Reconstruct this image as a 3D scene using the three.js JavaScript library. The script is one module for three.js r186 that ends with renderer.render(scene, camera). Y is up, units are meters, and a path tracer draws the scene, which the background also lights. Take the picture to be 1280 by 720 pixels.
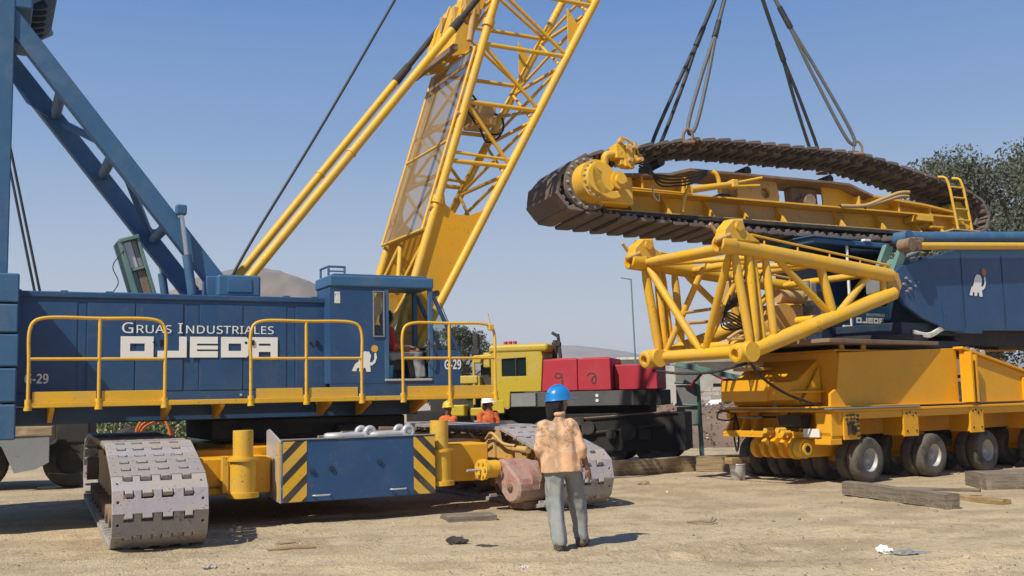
import * as THREE from 'three';
import { RoundedBoxGeometry } from 'three/addons/geometries/RoundedBoxGeometry.js';
import { mergeGeometries } from 'three/addons/utils/BufferGeometryUtils.js';
import { FontLoader } from 'three/addons/loaders/FontLoader.js';

// ---------- camera, sky, sun, exposure ----------
const scene = new THREE.Scene();
const camera = new THREE.PerspectiveCamera(30.96, 16 / 9, 0.1, 12000);
const rad = d => d * Math.PI / 180;
camera.position.set(0, 1.65, 0);
camera.rotation.order = 'YXZ';
camera.rotation.set(rad(6.02), 0, rad(-1.25));
const renderer = new THREE.WebGLRenderer({ antialias: true });
renderer.toneMapping = THREE.LinearToneMapping;
renderer.toneMappingExposure = 1.13;
renderer.shadowMap.enabled = true;

const SUN = new THREE.Vector3(-0.938, 1.72, 1.172).normalize();
{ // clear hazy sky
  const W = 128, H = 256, d = new Float32Array(W * H * 4);
  const stops = [[-90, .30, .26, .20], [-2, .42, .40, .37], [0, .57, .58, .585], [3, .52, .56, .60], [8, .365, .46, .60], [14, .205, .335, .565], [22, .108, .232, .505], [40, .06, .15, .40], [90, .042, .105, .32]];
  for (let j = 0; j < H; j++) {
    const el = -90 + 180 * (j + .5) / H;
    let k = 0; while (k < stops.length - 2 && el > stops[k + 1][0]) k++;
    const a = stops[k], b = stops[k + 1], t = Math.min(1, Math.max(0, (el - a[0]) / (b[0] - a[0])));
    for (let i = 0; i < W; i++) { const o = (j * W + i) * 4; for (let c = 0; c < 3; c++) d[o + c] = a[c + 1] + (b[c + 1] - a[c + 1]) * t; d[o + 3] = 1; }
  }
  const t = new THREE.DataTexture(d, W, H, THREE.RGBAFormat, THREE.FloatType);
  t.mapping = THREE.EquirectangularReflectionMapping; t.magFilter = t.minFilter = THREE.LinearFilter; t.colorSpace = THREE.LinearSRGBColorSpace; t.needsUpdate = true;
  scene.background = t; scene.environment = t;
}
const sun = new THREE.DirectionalLight(new THREE.Color(1, .92, .78), 5);
sun.position.copy(SUN).multiplyScalar(60).add(new THREE.Vector3(2, 0, -18));
sun.target.position.set(2, 0, -18); sun.castShadow = true; sun.shadow.radius = 1.2;
sun.shadow.mapSize.set(4096, 4096);
Object.assign(sun.shadow.camera, { left: -35, right: 35, top: 35, bottom: -35, near: 1, far: 160 });
scene.add(sun, sun.target);
scene.fog = new THREE.FogExp2(new THREE.Color(.80, .86, .95), 0.0003);

// ---------- helpers ----------
let seed = 7;
const rnd = () => { seed = (seed * 1664525 + 1013904223) >>> 0; return seed / 4294967296; };
const rr = (a, b) => a + (b - a) * rnd();
const V = (x, y, z) => new THREE.Vector3(x, y, z);
const taken = {};
function numbered(n) { const k = (taken[n] = (taken[n] ?? -1) + 1); return k ? `${n}_${String(k).padStart(3, '0')}` : n; }

// tileable noise
function field(N, cells, sd) {
  let s = sd * 9301 + 49297; const r = () => { s = (s * 1664525 + 1013904223) >>> 0; return s / 4294967296; };
  const g = new Float32Array(cells * cells); for (let i = 0; i < g.length; i++) g[i] = r();
  const o = new Float32Array(N * N);
  for (let y = 0; y < N; y++) {
    const fy = y / N * cells, y0 = Math.floor(fy), ty0 = fy - y0, ty = ty0 * ty0 * (3 - 2 * ty0), y1 = (y0 + 1) % cells;
    for (let x = 0; x < N; x++) {
      const fx = x / N * cells, x0 = Math.floor(fx), tx0 = fx - x0, tx = tx0 * tx0 * (3 - 2 * tx0), x1 = (x0 + 1) % cells;
      const a = g[y0 * cells + x0], b = g[y0 * cells + x1], c = g[y1 * cells + x0], e = g[y1 * cells + x1];
      o[y * N + x] = (a + (b - a) * tx) * (1 - ty) + (c + (e - c) * tx) * ty;
    }
  }
  return o;
}
const N = 512;
const F = {}; for (const c of [4, 8, 16, 32, 64, 128, 256]) F[c] = field(N, c, c + 3);
const F2 = {}; for (const c of [4, 8, 16, 32, 64]) F2[c] = field(N, c, c + 77);
const fbm = (i, S = F) => S[4][i] * .3 + S[8][i] * .27 + S[16][i] * .2 + S[32][i] * .13 + S[64][i] * .1;
const toS = v => { v = Math.min(1, Math.max(0, v)); return Math.round(255 * (v <= .0031308 ? 12.92 * v : 1.055 * v ** (1 / 2.4) - .055)); };
const sm = (a, b, x) => { x = Math.min(1, Math.max(0, (x - a) / (b - a))); return x * x * (3 - 2 * x); };
const mix = (a, b, t) => a.map((v, k) => v + (b[k] - v) * t);
function tex(metres, fn, data = false) {
  const d = new Uint8Array(N * N * 4);
  for (let i = 0; i < N * N; i++) { const c = fn(i); for (let k = 0; k < 3; k++) d[i * 4 + k] = data ? Math.round(255 * Math.min(1, Math.max(0, c[k]))) : toS(c[k]); d[i * 4 + 3] = 255; }
  const t = new THREE.DataTexture(d, N, N); t.wrapS = t.wrapT = THREE.RepeatWrapping; t.magFilter = THREE.LinearFilter; t.minFilter = THREE.LinearMipmapLinearFilter; t.generateMipmaps = true;
  t.repeat.set(1 / metres, 1 / metres); if (!data) t.colorSpace = THREE.SRGBColorSpace; t.needsUpdate = true; return t;
}
const gray = (metres, fn) => tex(metres, i => { const v = fn(i); return [v, v, v]; }, true);
function paint(base, dust, chip, { d0 = .5, dAmt = .4, chipAt = .93, vary = .1, metres = 2.6, rough = .5, metal = 0, bump = .002 } = {}) {
  const map = tex(metres, i => {
    let c = base.map(v => v * (1 - vary + 2 * vary * fbm(i, F2) + (F[128][i] - .5) * vary * .5));
    c = mix(c, dust, dAmt * sm(d0, d0 + .2, fbm(i)) * (.55 + .45 * F[128][i]));
    const k = F[128][i] * .5 + F2[16][i] * .3 + F[256][i] * .3;
    return mix(c, chip, .85 * sm(chipAt - .12, chipAt - .06, k));
  });
  const roughnessMap = gray(metres, i => Math.min(1, rough + .25 * (fbm(i) - .35) + .12 * (F[128][i] - .5)));
  return new THREE.MeshStandardMaterial({ map, roughnessMap, roughness: 1, metalness: metal, bumpMap: BUMP, bumpScale: bump });
}
const BUMP = gray(2.2, i => .5 * F[32][i] + .3 * F[128][i] + .2 * F2[8][i]);
const M = {};
M.yellow = paint([.70, .395, .018], [.50, .34, .12], [.20, .11, .04], { rough: .5, dAmt: .45, d0: .44, vary: .13, chipAt: .955 });
M.yellowDusty = paint([.55, .31, .06], [.40, .30, .18], [.13, .08, .045], { rough: .66, dAmt: .75, d0: .36, vary: .14 });
M.amber = paint([.70, .335, .004], [.56, .33, .06], [.22, .11, .02], { rough: .5, dAmt: .32, vary: .1, chipAt: .98 });
M.lemon = paint([.46, .34, .02], [.45, .36, .2], [.12, .08, .04], { rough: .5 });
M.blue = paint([.018, .068, .168], [.08, .12, .18], [.10, .09, .085], { rough: .46, dAmt: .24, vary: .16 });
M.blueFade = paint([.035, .115, .235], [.13, .17, .21], [.12, .10, .09], { rough: .52, dAmt: .35, vary: .16 });
M.navy = paint([.012, .030, .062], [.06, .065, .07], [.06, .05, .045], { rough: .55, dAmt: .35 });
M.shoe = paint([.335, .32, .325], [.42, .34, .25], [.17, .12, .09], { rough: .62, dAmt: .5, d0: .42, vary: .16, metal: .15, chipAt: .9, bump: .004 });
M.shoeDark = paint([.145, .122, .112], [.27, .215, .165], [.05, .035, .03], { rough: .72, dAmt: .5, d0: .45, vary: .2, metal: .1, bump: .004 });
M.rusty = paint([.17, .11, .075], [.30, .22, .15], [.06, .04, .03], { rough: .85, dAmt: .6, d0: .4, vary: .2, bump: .004 });
M.sooty = paint([.013, .012, .012], [.045, .038, .03], [.03, .025, .02], { rough: .85, dAmt: .4, d0: .45 });
M.dark = paint([.022, .021, .022], [.10, .085, .065], [.05, .04, .03], { rough: .75, dAmt: .4, d0: .45 });
M.greySteel = paint([.20, .21, .22], [.30, .27, .22], [.12, .09, .07], { rough: .55, dAmt: .4 });
M.chrome = new THREE.MeshStandardMaterial({ color: 0xc8ccd0, roughness: .22, metalness: .9 });
M.galv = paint([.50, .51, .52], [.44, .40, .33], [.25, .20, .16], { rough: .42, metal: .35, dAmt: .4 });
M.rubber = paint([.036, .035, .034], [.19, .16, .12], [.03, .03, .03], { rough: .9, dAmt: .55, d0: .4, bump: .004 });
M.rubberDark = paint([.024, .023, .022], [.10, .085, .065], [.02, .02, .02], { rough: .92, dAmt: .6, d0: .4 });
M.rim = paint([.46, .46, .45], [.36, .30, .22], [.16, .12, .09], { rough: .5, metal: .2, dAmt: .5 });
M.red = paint([.40, .018, .038], [.34, .08, .08], [.16, .03, .03], { rough: .6, dAmt: .3, chipAt: 1.1 });
M.dustyRed = paint([.33, .20, .17], [.38, .30, .23], [.34, .10, .09], { rough: .85, dAmt: .6, d0: .4, chipAt: .84, vary: .15, bump: .004 });
M.teal = paint([.10, .21, .18], [.26, .28, .24], [.12, .09, .07], { rough: .6 });
M.white = new THREE.MeshStandardMaterial({ color: 0xe4e4df, roughness: .6 });
M.whiteDirt = paint([.68, .67, .63], [.42, .36, .28], [.22, .17, .12], { rough: .7, dAmt: .6 });
M.ball = new THREE.MeshStandardMaterial({ color: 0xd9a23a, roughness: .6 });
M.ballRust = new THREE.MeshStandardMaterial({ color: 0xa5713c, roughness: .7 });
M.black = new THREE.MeshStandardMaterial({ color: 0x101010, roughness: .7 });
M.stripeBlack = paint([.035, .033, .030], [.16, .13, .10], [.2, .14, .05], { rough: .7 });
M.rope = paint([.035, .037, .042], [.10, .095, .085], [.05, .04, .03], { rough: .6, metal: .3, metres: .5 });
M.ropeGrey = paint([.11, .115, .12], [.20, .19, .17], [.07, .06, .05], { rough: .6, metal: .3, metres: .5 });
M.glass = new THREE.MeshPhysicalMaterial({ color: 0xdfe8e6, roughness: .04, metalness: 0, transmission: 1, thickness: 0, ior: 1.5 });
M.glassTint = new THREE.MeshPhysicalMaterial({ color: 0x7d9c92, roughness: .06, transmission: 1, thickness: 0, ior: 1.5 });
M.hose = new THREE.MeshStandardMaterial({ color: 0x17181a, roughness: .55 });
M.concrete = paint([.34, .32, .28], [.26, .21, .15], [.18, .16, .13], { rough: .93, dAmt: .5, metres: 3, vary: .16, chipAt: .9, bump: .006 });
M.plaster = paint([.50, .48, .44], [.36, .31, .25], [.26, .23, .20], { rough: .95, dAmt: .6, metres: 6, vary: .18 });
M.block = paint([.42, .41, .39], [.28, .24, .19], [.18, .16, .14], { rough: .95, dAmt: .5, metres: 5, vary: .2 });
M.brick = paint([.30, .17, .11], [.30, .24, .18], [.2, .12, .09], { rough: .95, dAmt: .4, metres: 5, vary: .2 });
function woodMat(a, b, c) {
  const map = tex(1.3, i => {
    const x = i % N, y = (i / N) | 0, g = F[64][y * N + ((x >> 4) + 7) % N] * .5 + F2[64][(y * 3 % N) * N + (x >> 5)] * .5;
    let k = mix(a, b, sm(.25, .75, g)); k = mix(k, c, .8 * sm(.55, .75, fbm(i))); return k.map(v => v * (.85 + .3 * F[128][i]));
  });
  return new THREE.MeshStandardMaterial({ map, roughness: .93, bumpMap: BUMP, bumpScale: .006 });
}
M.timber = woodMat([.34, .26, .155], [.20, .145, .085], [.42, .33, .21]);
M.timberGrey = woodMat([.20, .17, .13], [.12, .095, .065], [.27, .22, .16]);
M.timberFresh = woodMat([.36, .24, .11], [.22, .14, .065], [.40, .28, .15]);

// geometry builders (all in the local frame of the thing)
function uvBox(g, off) {
  g = g.index ? g.toNonIndexed() : g;
  const p = g.attributes.position, n = p.count, uv = new Float32Array(n * 2);
  const a = new THREE.Vector3(), b = new THREE.Vector3(), c = new THREE.Vector3();
  const ou = off ? off[0] : 0, ov = off ? off[1] : 0;
  for (let i = 0; i < n; i += 3) {
    a.fromBufferAttribute(p, i); b.fromBufferAttribute(p, i + 1); c.fromBufferAttribute(p, i + 2);
    const nx = Math.abs((b.y - a.y) * (c.z - a.z) - (b.z - a.z) * (c.y - a.y)), ny = Math.abs((b.z - a.z) * (c.x - a.x) - (b.x - a.x) * (c.z - a.z)), nz = Math.abs((b.x - a.x) * (c.y - a.y) - (b.y - a.y) * (c.x - a.x));
    [a, b, c].forEach((q, k) => {
      const o = (i + k) * 2;
      if (nx >= ny && nx >= nz) { uv[o] = q.z + ou; uv[o + 1] = q.y + ov; } else if (ny >= nz) { uv[o] = q.x + ou; uv[o + 1] = q.z + ov; } else { uv[o] = q.x + ou; uv[o + 1] = q.y + ov; }
    });
  }
  g.setAttribute('uv', new THREE.BufferAttribute(uv, 2));
  for (const k of Object.keys(g.attributes)) if (!['position', 'normal', 'uv', 'color'].includes(k)) g.deleteAttribute(k);
  return g;
}
function join(gs) { gs = gs.flat(9).map(g => { g = g.index ? g.toNonIndexed() : g; for (const k of Object.keys(g.attributes)) if (!['position', 'normal', 'uv'].includes(k)) g.deleteAttribute(k); if (!g.attributes.uv) g.setAttribute('uv', new THREE.BufferAttribute(new Float32Array(g.attributes.position.count * 2), 2)); return g; }); return gs.length === 1 ? gs[0] : mergeGeometries(gs); }
function mk(name, gs, mat, parent, label) {
  const off = [rr(0, 5), rr(0, 5)];
  const m = new THREE.Mesh(uvBox(join([gs]), off), mat);
  m.name = parent === scene ? numbered(name) : name; m.castShadow = m.receiveShadow = true; parent.add(m);
  if (label) m.userData.label = label;
  return m;
}
function grp(name, parent) { const g = new THREE.Group(); g.name = parent === scene ? numbered(name) : name; parent.add(g); return g; }
function tag(o, label, category, group, kind) { o.userData.label = label; o.userData.category = category; if (group) o.userData.group = group; if (kind) o.userData.kind = kind; return o; }
function thing(name, label, category, pos, yaw = 0, group) { const g = grp(name, scene); g.position.set(...pos); g.rotation.y = rad(yaw); return tag(g, label, category, group, 'thing'); }
const bx = (x0, x1, y0, y1, z0, z1, r = .012) => { const w = x1 - x0, h = y1 - y0, d = z1 - z0; r = Math.min(r, w * .45, h * .45, d * .45); return (r > .002 ? new RoundedBoxGeometry(w, h, d, 1, r) : new THREE.BoxGeometry(w, h, d)).translate((x0 + x1) / 2, (y0 + y1) / 2, (z0 + z1) / 2); };
const arr = p => p.isVector3 ? p : V(...p);
function tb(a, b, r, r2 = r, seg = 12, open = false) {
  a = arr(a); b = arr(b); const d = b.clone().sub(a), L = d.length();
  const g = new THREE.CylinderGeometry(r2, r, L, seg, 1, open); g.translate(0, L / 2, 0);
  g.applyQuaternion(new THREE.Quaternion().setFromUnitVectors(V(0, 1, 0), d.normalize())); g.translate(a.x, a.y, a.z); return g;
}
function beam(a, b, w, h, up = V(0, 1, 0), r = .01) { // w across, h along up
  a = arr(a); b = arr(b); const d = b.clone().sub(a), L = d.length(); d.normalize();
  const z = d.clone().cross(up).normalize(), y = z.clone().cross(d).normalize();
  const g = new RoundedBoxGeometry(L, h, w, 1, Math.min(r, w * .4, h * .4));
  g.applyMatrix4(new THREE.Matrix4().makeBasis(d, y, z)); const c = a.clone().add(b).multiplyScalar(.5); return g.translate(c.x, c.y, c.z);
}
const pipe = (pts, r, seg = 24, rs = 8) => new THREE.TubeGeometry(new THREE.CatmullRomCurve3(pts.map(arr), false, 'centripetal'), seg, r, rs, false);
// polygon in the local xy plane, from z0 to z1; holes: lists of points
function poly(pts, z0, z1, holes = [], bev = 0) {
  const s = new THREE.Shape(pts.map(p => new THREE.Vector2(...p))); for (const h of holes) s.holes.push(new THREE.Path(h.map(p => new THREE.Vector2(...p))));
  const g = new THREE.ExtrudeGeometry(s, { depth: z1 - z0 - 2 * bev, bevelEnabled: bev > 0, bevelSize: bev, bevelThickness: bev, bevelOffset: -bev, bevelSegments: 1, curveSegments: 10 });
  return g.translate(0, 0, z0 + bev);
}
const ring = (cx, cy, r, n = 12) => Array.from({ length: n }, (_, k) => [cx + r * Math.cos(2 * Math.PI * k / n), cy + r * Math.sin(2 * Math.PI * k / n)]);
const cyl = (c, axis, r, len, seg = 20, r2 = r) => { const o = { x: [1, 0, 0], y: [0, 1, 0], z: [0, 0, 1] }[axis], h = len / 2; return tb([c[0] - o[0] * h, c[1] - o[1] * h, c[2] - o[2] * h], [c[0] + o[0] * h, c[1] + o[1] * h, c[2] + o[2] * h], r, r2, seg); };
const arc = (cx, cy, r, a0, a1, n = 8) => Array.from({ length: n + 1 }, (_, k) => { const a = rad(a0 + (a1 - a0) * k / n); return [cx + r * Math.cos(a), cy + r * Math.sin(a)]; });
function spindle(a, b, r, seg = 10) { // tube with tapered ends
  a = arr(a); b = arr(b); const d = b.clone().sub(a), L = d.length();
  const g = new THREE.LatheGeometry([[r * .5, 0], [r * .8, L * .07], [r, L * .18], [r, L * .82], [r * .8, L * .93], [r * .5, L]].map(p => new THREE.Vector2(...p)), seg);
  g.applyQuaternion(new THREE.Quaternion().setFromUnitVectors(V(0, 1, 0), d.normalize())); return g.translate(a.x, a.y, a.z);
}
function collar(a, b, r, ri, seg = 20) { // hollow pin eye
  a = arr(a); b = arr(b); const d = b.clone().sub(a), L = d.length(), e = Math.min(.02, L * .2);
  const g = new THREE.LatheGeometry([[ri, 0], [r - e, 0], [r, e], [r, L - e], [r - e, L], [ri, L], [ri, 0]].map(p => new THREE.Vector2(...p)), seg);
  g.applyQuaternion(new THREE.Quaternion().setFromUnitVectors(V(0, 1, 0), d.normalize())); return g.translate(a.x, a.y, a.z);
}
const rod = (name, a, b, r, mat, parent) => mk(name, tb(a, b, r), mat, parent);

const font = await new FontLoader().loadAsync('fonts/droid/droid_sans_bold.typeface.json');
const fontR = await new FontLoader().loadAsync('fonts/droid/droid_sans_regular.typeface.json');
function letters(str, size, sx, x, y, z, f = font) { const g = new THREE.ShapeGeometry(f.generateShapes(str, size), 4); return g.scale(sx, 1, 1).translate(x, y, z); }
const wid = (str, size, sx, f = font) => { const g = new THREE.ShapeGeometry(f.generateShapes(str, size), 2); g.computeBoundingBox(); return g.boundingBox.max.x * sx; };
function logoWord(w, z) { // the five block letters, 1143 x 155 units, scaled to width w, lower-left corner at the origin
  const k = w / 1143, q = (p) => p.map(([x, y]) => [(x - 62) * k, (300 - y) * k]);
  const R = (x0, y0, x1, y1) => q([[x0, y0], [x1, y0], [x1, y1], [x0, y1]]);
  const flat = (pts, holes = []) => { const s = new THREE.Shape(pts.map(p => new THREE.Vector2(...p))); for (const h of holes) s.holes.push(new THREE.Path(h.map(p => new THREE.Vector2(...p)))); return new THREE.ShapeGeometry(s).translate(0, 0, z); };
  return [
    flat(R(62, 145, 290, 300), [R(127, 197, 228, 253)]),
    flat(q([[470, 145], [525, 145], [525, 300], [318, 300], [318, 250], [470, 250]])),
    flat(q([[548, 145], [752, 145], [752, 197], [600, 197], [600, 211], [752, 211], [752, 240], [600, 240], [600, 253], [752, 253], [752, 300], [548, 300]])),
    flat(q([[775, 145], [965, 145], [982, 162], [982, 285], [968, 300], [775, 300]]), [R(832, 195, 925, 251)]),
    flat(q([[1010, 145], [1205, 145], [1205, 300], [1150, 300], [1150, 258], [1060, 258], [1060, 300], [1010, 300]]), [R(1060, 195, 1150, 211)]),
  ];
}
function elephant(h, x, y, z) { // silhouette, lower-left corner at x, y
  const P = [[152, 500], [168, 468], [183, 458], [196, 425], [212, 410], [236, 412], [246, 430], [241, 450], [239, 461], [250, 461], [261, 448], [262, 420], [270, 416], [274, 440], [265, 464], [251, 475], [241, 477], [243, 505], [222, 505], [218, 488], [209, 486], [205, 503], [186, 503], [188, 486], [179, 487], [172, 503]];
  const k = h / 125, s = new THREE.Shape(P.map(p => new THREE.Vector2((p[0] - 152) * k, (505 - p[1]) * k)));
  return [new THREE.ShapeGeometry(s).translate(x, y, z), new THREE.CircleGeometry(17 * k, 20).translate(x + 111 * k, y + 107 * k, z)];
}

// ---------- ground, hills ----------
function hash2(ix, iz) { let h = (ix * 374761393 + iz * 668265263) | 0; h = Math.imul(h ^ (h >>> 13), 1274126177); return ((h ^ (h >>> 16)) >>> 0) / 4294967296; }
function n2(x, z) { const ix = Math.floor(x), iz = Math.floor(z), fx = x - ix, fz = z - iz, u = fx * fx * (3 - 2 * fx), v = fz * fz * (3 - 2 * fz); const a = hash2(ix, iz), b = hash2(ix + 1, iz), c = hash2(ix, iz + 1), d = hash2(ix + 1, iz + 1); return (a + (b - a) * u) * (1 - v) + (c + (d - c) * u) * v; }
const f2 = (x, z) => n2(x, z) * .5 + n2(x * 2.1 + 7, z * 2.1) * .27 + n2(x * 4.3, z * 4.3 + 5) * .15 + n2(x * 9, z * 9 + 3) * .08;
function groundY(x, z) {
  const r = Math.hypot(x, z + 14);
  let y = (f2(x * .35, z * .35) - .5) * .05 + (f2(x * 1.7 + 9, z * 1.7) - .5) * .028;
  const churn = sm(.5, .7, n2(x * .5 + 3, z * .5 + 8));
  y += (f2(x * 5, z * 5) - .5) * (.012 + .03 * churn) + Math.max(0, f2(x * 7 + 3, z * 7) - .5) * .16 * sm(.5, .68, n2(x * .45 + 11, z * .7 + 2)) * sm(-13.5, -11.5, z);
  // wheel ruts running across the yard
  const rut = (c0, sl, w, dep) => { const d = (z - c0 - sl * x) / w + (n2(x * .8, c0) - .5) * .6; return -dep * Math.exp(-d * d) + dep * .6 * Math.exp(-2 * (Math.abs(d) - 1.5) ** 2); };
  if (z > -16) y += rut(-9.2, .06, .22, .022) + rut(-10.9, .05, .2, .018) + rut(-8.3, -.04, .2, .02) + rut(-13.0, .09, .24, .015);
  return y * (1 - sm(45, 90, r)) - .01;
}
{
  const n = 440, k = 9, A = .95, g = new THREE.PlaneGeometry(2, 2, n, n); g.rotateX(-Math.PI / 2);
  const p = g.attributes.position, uv = g.attributes.uv, col = new Float32Array(p.count * 3);
  for (let i = 0; i < p.count; i++) {
    const x = A * Math.sinh(k * p.getX(i)) + .8, z = A * Math.sinh(k * p.getZ(i)) - 11.5;
    p.setXYZ(i, x, groundY(x, z), z); uv.setXY(i, x, z);
    const a = f2(x * .22 + 4, z * .5), b = f2(x * 1.1, z * 1.6 + 20), c = n2(x * 6, z * 6);
    const damp = sm(.56, .7, b), pale = sm(.52, .68, a);
    const coarse = sm(.48, .62, n2(x * .35 + 11, z * .55)) * sm(.35, .6, n2(x * 2.4, z * 2.4 + 9));
    let q = mix([1, 1, 1], [1.13, 1.12, 1.08], pale); q = mix(q, [.80, .77, .74], damp * .75); q = mix(q, [.70, .67, .64], coarse * .6);
    q = q.map(v => v * (.95 + .1 * c)); col.set(q.map(v => v * .86), i * 3);
  }
  g.setAttribute('color', new THREE.BufferAttribute(col, 3)); g.computeVertexNormals();
  const map = tex(2.7, i => {
    let c = [.465, .37, .232].map(v => v * (.80 + .22 * fbm(i) + .18 * F[128][i] + .16 * F[256][i]));
    c = mix(c, [.36, .28, .17], .8 * sm(.6, .78, F[64][i] * .5 + F2[32][i] * .5));
    c = mix(c, [.58, .50, .38], .7 * sm(.8, .9, F[256][i] * .6 + F2[64][i] * .4));
    return c;
  });
  const bump = gray(1.9, i => .35 * F[64][i] + .35 * F[128][i] + .3 * F[256][i]);
  const m = new THREE.Mesh(g, new THREE.MeshStandardMaterial({ map, vertexColors: true, roughness: .97, bumpMap: bump, bumpScale: .022 }));
  m.name = 'ground'; m.receiveShadow = true; m.castShadow = true; m.userData.kind = 'structure'; scene.add(m);
}
function hill(name, cx, cz, rx, rz, h, prof, sd) {
  const nx = 150, nz = 60, g = new THREE.PlaneGeometry(2, 2, nx, nz); g.rotateX(-Math.PI / 2);
  const p = g.attributes.position, col = new Float32Array(p.count * 3);
  for (let i = 0; i < p.count; i++) {
    const u = p.getX(i), v = p.getZ(i), x = cx + u * rx, z = cz + v * rz;
    const y = h * prof(u, v) * (.95 + .10 * (f2(u * 5 + sd, v * 5) - .5)) + h * .022 * (f2(u * 34 + sd, v * 34) - .5);
    p.setXYZ(i, x, Math.min(y, h * 1.02) - 2, z);
    const s = sm(.4, .62, f2(u * 30 + sd * 3, v * 16)), q = mix([.22, .165, .125], [.14, .12, .09], s); col.set(q, i * 3);
  }
  g.setAttribute('color', new THREE.BufferAttribute(col, 3)); g.computeVertexNormals();
  const m = new THREE.Mesh(g, new THREE.MeshStandardMaterial({ vertexColors: true, roughness: 1 })); m.name = name; m.userData.kind = 'structure'; m.receiveShadow = m.castShadow = true; scene.add(m);
}
hill('hill', -236, -940, 300, 220, 132, (u, v) => { const r = Math.hypot(u, v); return sm(1.0, .12, r) * .75 + .25 * sm(.5, 0, r); }, 3);
hill('hill_ridge', 60, -2700, 1500, 500, 150, (u, v) => sm(1, .15, Math.abs(v)) * (.62 + .2 * Math.cos((u + .06) * 5.2) + .14 * Math.sin(u * 11 + 1)) * sm(1, .8, Math.abs(u)), 11);

// ---------- crawler track builder ----------
function shoeGeo(pitch, w, th, lug) {
  // x along the track, y outward, z across; three fingers lead into three notches of the next shoe
  const h = pitch * .5, t = pitch * .16, fz = [[-.33, -.25], [-.12, -.02], [.09, .19], [.29, .37]].map(f => f.map(v => v * w));
  const a = [], gap = .008;
  a.push([-w / 2, -h + gap]); for (const [p, q] of fz) a.push([p - .012, -h + gap], [p - .012, -h + gap + t * 2.2], [q + .012, -h + gap + t * 2.2], [q + .012, -h + gap]);
  a.push([w / 2, -h + gap], [w / 2, h - gap]);
  for (const [p, q] of [...fz].reverse()) a.push([q, h - gap], [q, h - gap + t * 1.1], [p, h - gap + t * 1.1], [p, h - gap]);
  a.push([-w / 2, h - gap]);
  const holes = [[-w * .44, 0], [w * .44, 0]].map(c => ring(c[0], c[1], .017, 6));
  const g = poly(a, 0, th, holes, .006);
  g.applyMatrix4(new THREE.Matrix4().makeBasis(V(0, 0, 1), V(1, 0, 0), V(0, 1, 0))); // shape x -> z, shape y -> x, depth -> y
  g.translate(0, -th, 0);
  const L = lug; const lugs = [-.26, .26].map(s => bx(-h * .55, h * .55, -th - L, -th + .004, s * w - .05 * w, s * w + .05 * w, .01));
  lugs.push(bx(-h * .18, h * .18, -th - L * .6, -th + .004, -w * .48, w * .48, .008));
  return uvBox(join([g, lugs]));
}
function flatShoe(pitch, w, th, lug) { // plain grouser plate with raised edge, used on the hanging track
  const h = pitch * .5, g = poly([[-h * .93, -th], [h * .87, -th], [h * .87, -.02], [h * .70, 0], [-h * .55, -.012], [-h * .93, -.03]], -w / 2, w / 2, [], .006);
  const lugs = [-.24, .24].map(s => bx(-h * .62, h * .5, -th - lug, -th + .004, s * w - .07 * w, s * w + .07 * w, .015));
  lugs.push(bx(-h * .2, h * .2, -th - lug * .6, -th + .004, -w * .47, w * .47, .01), bx(-h * .8, -h * .5, -th - lug * .35, -th + .004, -w * .49, w * .49, .008));
  return uvBox(join([g, lugs]));
}
function layTrack(parent, pts, closedCurve, pitch, w, th, lug, zc, mats, maker = shoeGeo, lift = 0) {
  let c;
  if (closedCurve) c = new THREE.CatmullRomCurve3(pts.map(p => V(p[0], p[1], 0)), true, 'centripetal');
  else { c = new THREE.CurvePath(); for (let i = 0; i < pts.length; i++) c.add(new THREE.LineCurve3(V(...pts[i], 0), V(...pts[(i + 1) % pts.length], 0))); }
  c.arcLengthDivisions = 1200;
  const L = c.getLength(), n = Math.round(L / pitch), P = [];
  for (let i = 0; i < n; i++) P.push(c.getPointAt(i / n));
  const vars = mats.map(() => maker(L / n, w, th, lug));
  vars.forEach((g, k) => { const uv = g.attributes.uv; for (let i = 0; i < uv.count; i++) uv.setXY(i, uv.getX(i) + k * .83, uv.getY(i) + k * 1.37); });
  for (let i = 0; i < n; i++) {
    const a = P[i], b = P[(i + 1) % n], t = b.clone().sub(a).normalize(), nn = V(t.y, -t.x, 0); // counter-clockwise loop seen from +z: outward is to the right
    const k = (i * 7 + (i >> 2)) % vars.length, m = new THREE.Mesh(vars[k], mats[k]); m.name = 'track_shoe'; m.castShadow = m.receiveShadow = true;
    m.matrixAutoUpdate = true; const X = t.clone().negate(), B = new THREE.Matrix4().makeBasis(X, nn, X.clone().cross(nn));
    m.quaternion.setFromRotationMatrix(B); if (lift) m.rotateZ(rad(lift * rr(.6, 1.4))); m.position.copy(a).add(b).multiplyScalar(.5); m.position.z = zc; m.position.addScaledVector(nn, rr(-.006, .006)); parent.add(m);
  }
}
function variants(mat, n, amt = .12) { return Array.from({ length: n }, (_, k) => { const m = mat.clone(); const s = 1 - amt + 2 * amt * ((k * 37 % 11) / 10); m.color = new THREE.Color(s, s * (1 - .02 * (k % 3)), s * (1 - .04 * (k % 2))); return m; }); }
const shoeMats = variants(M.shoe, 4), darkShoeMats = variants(M.shoeDark, 4, .22);

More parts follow.
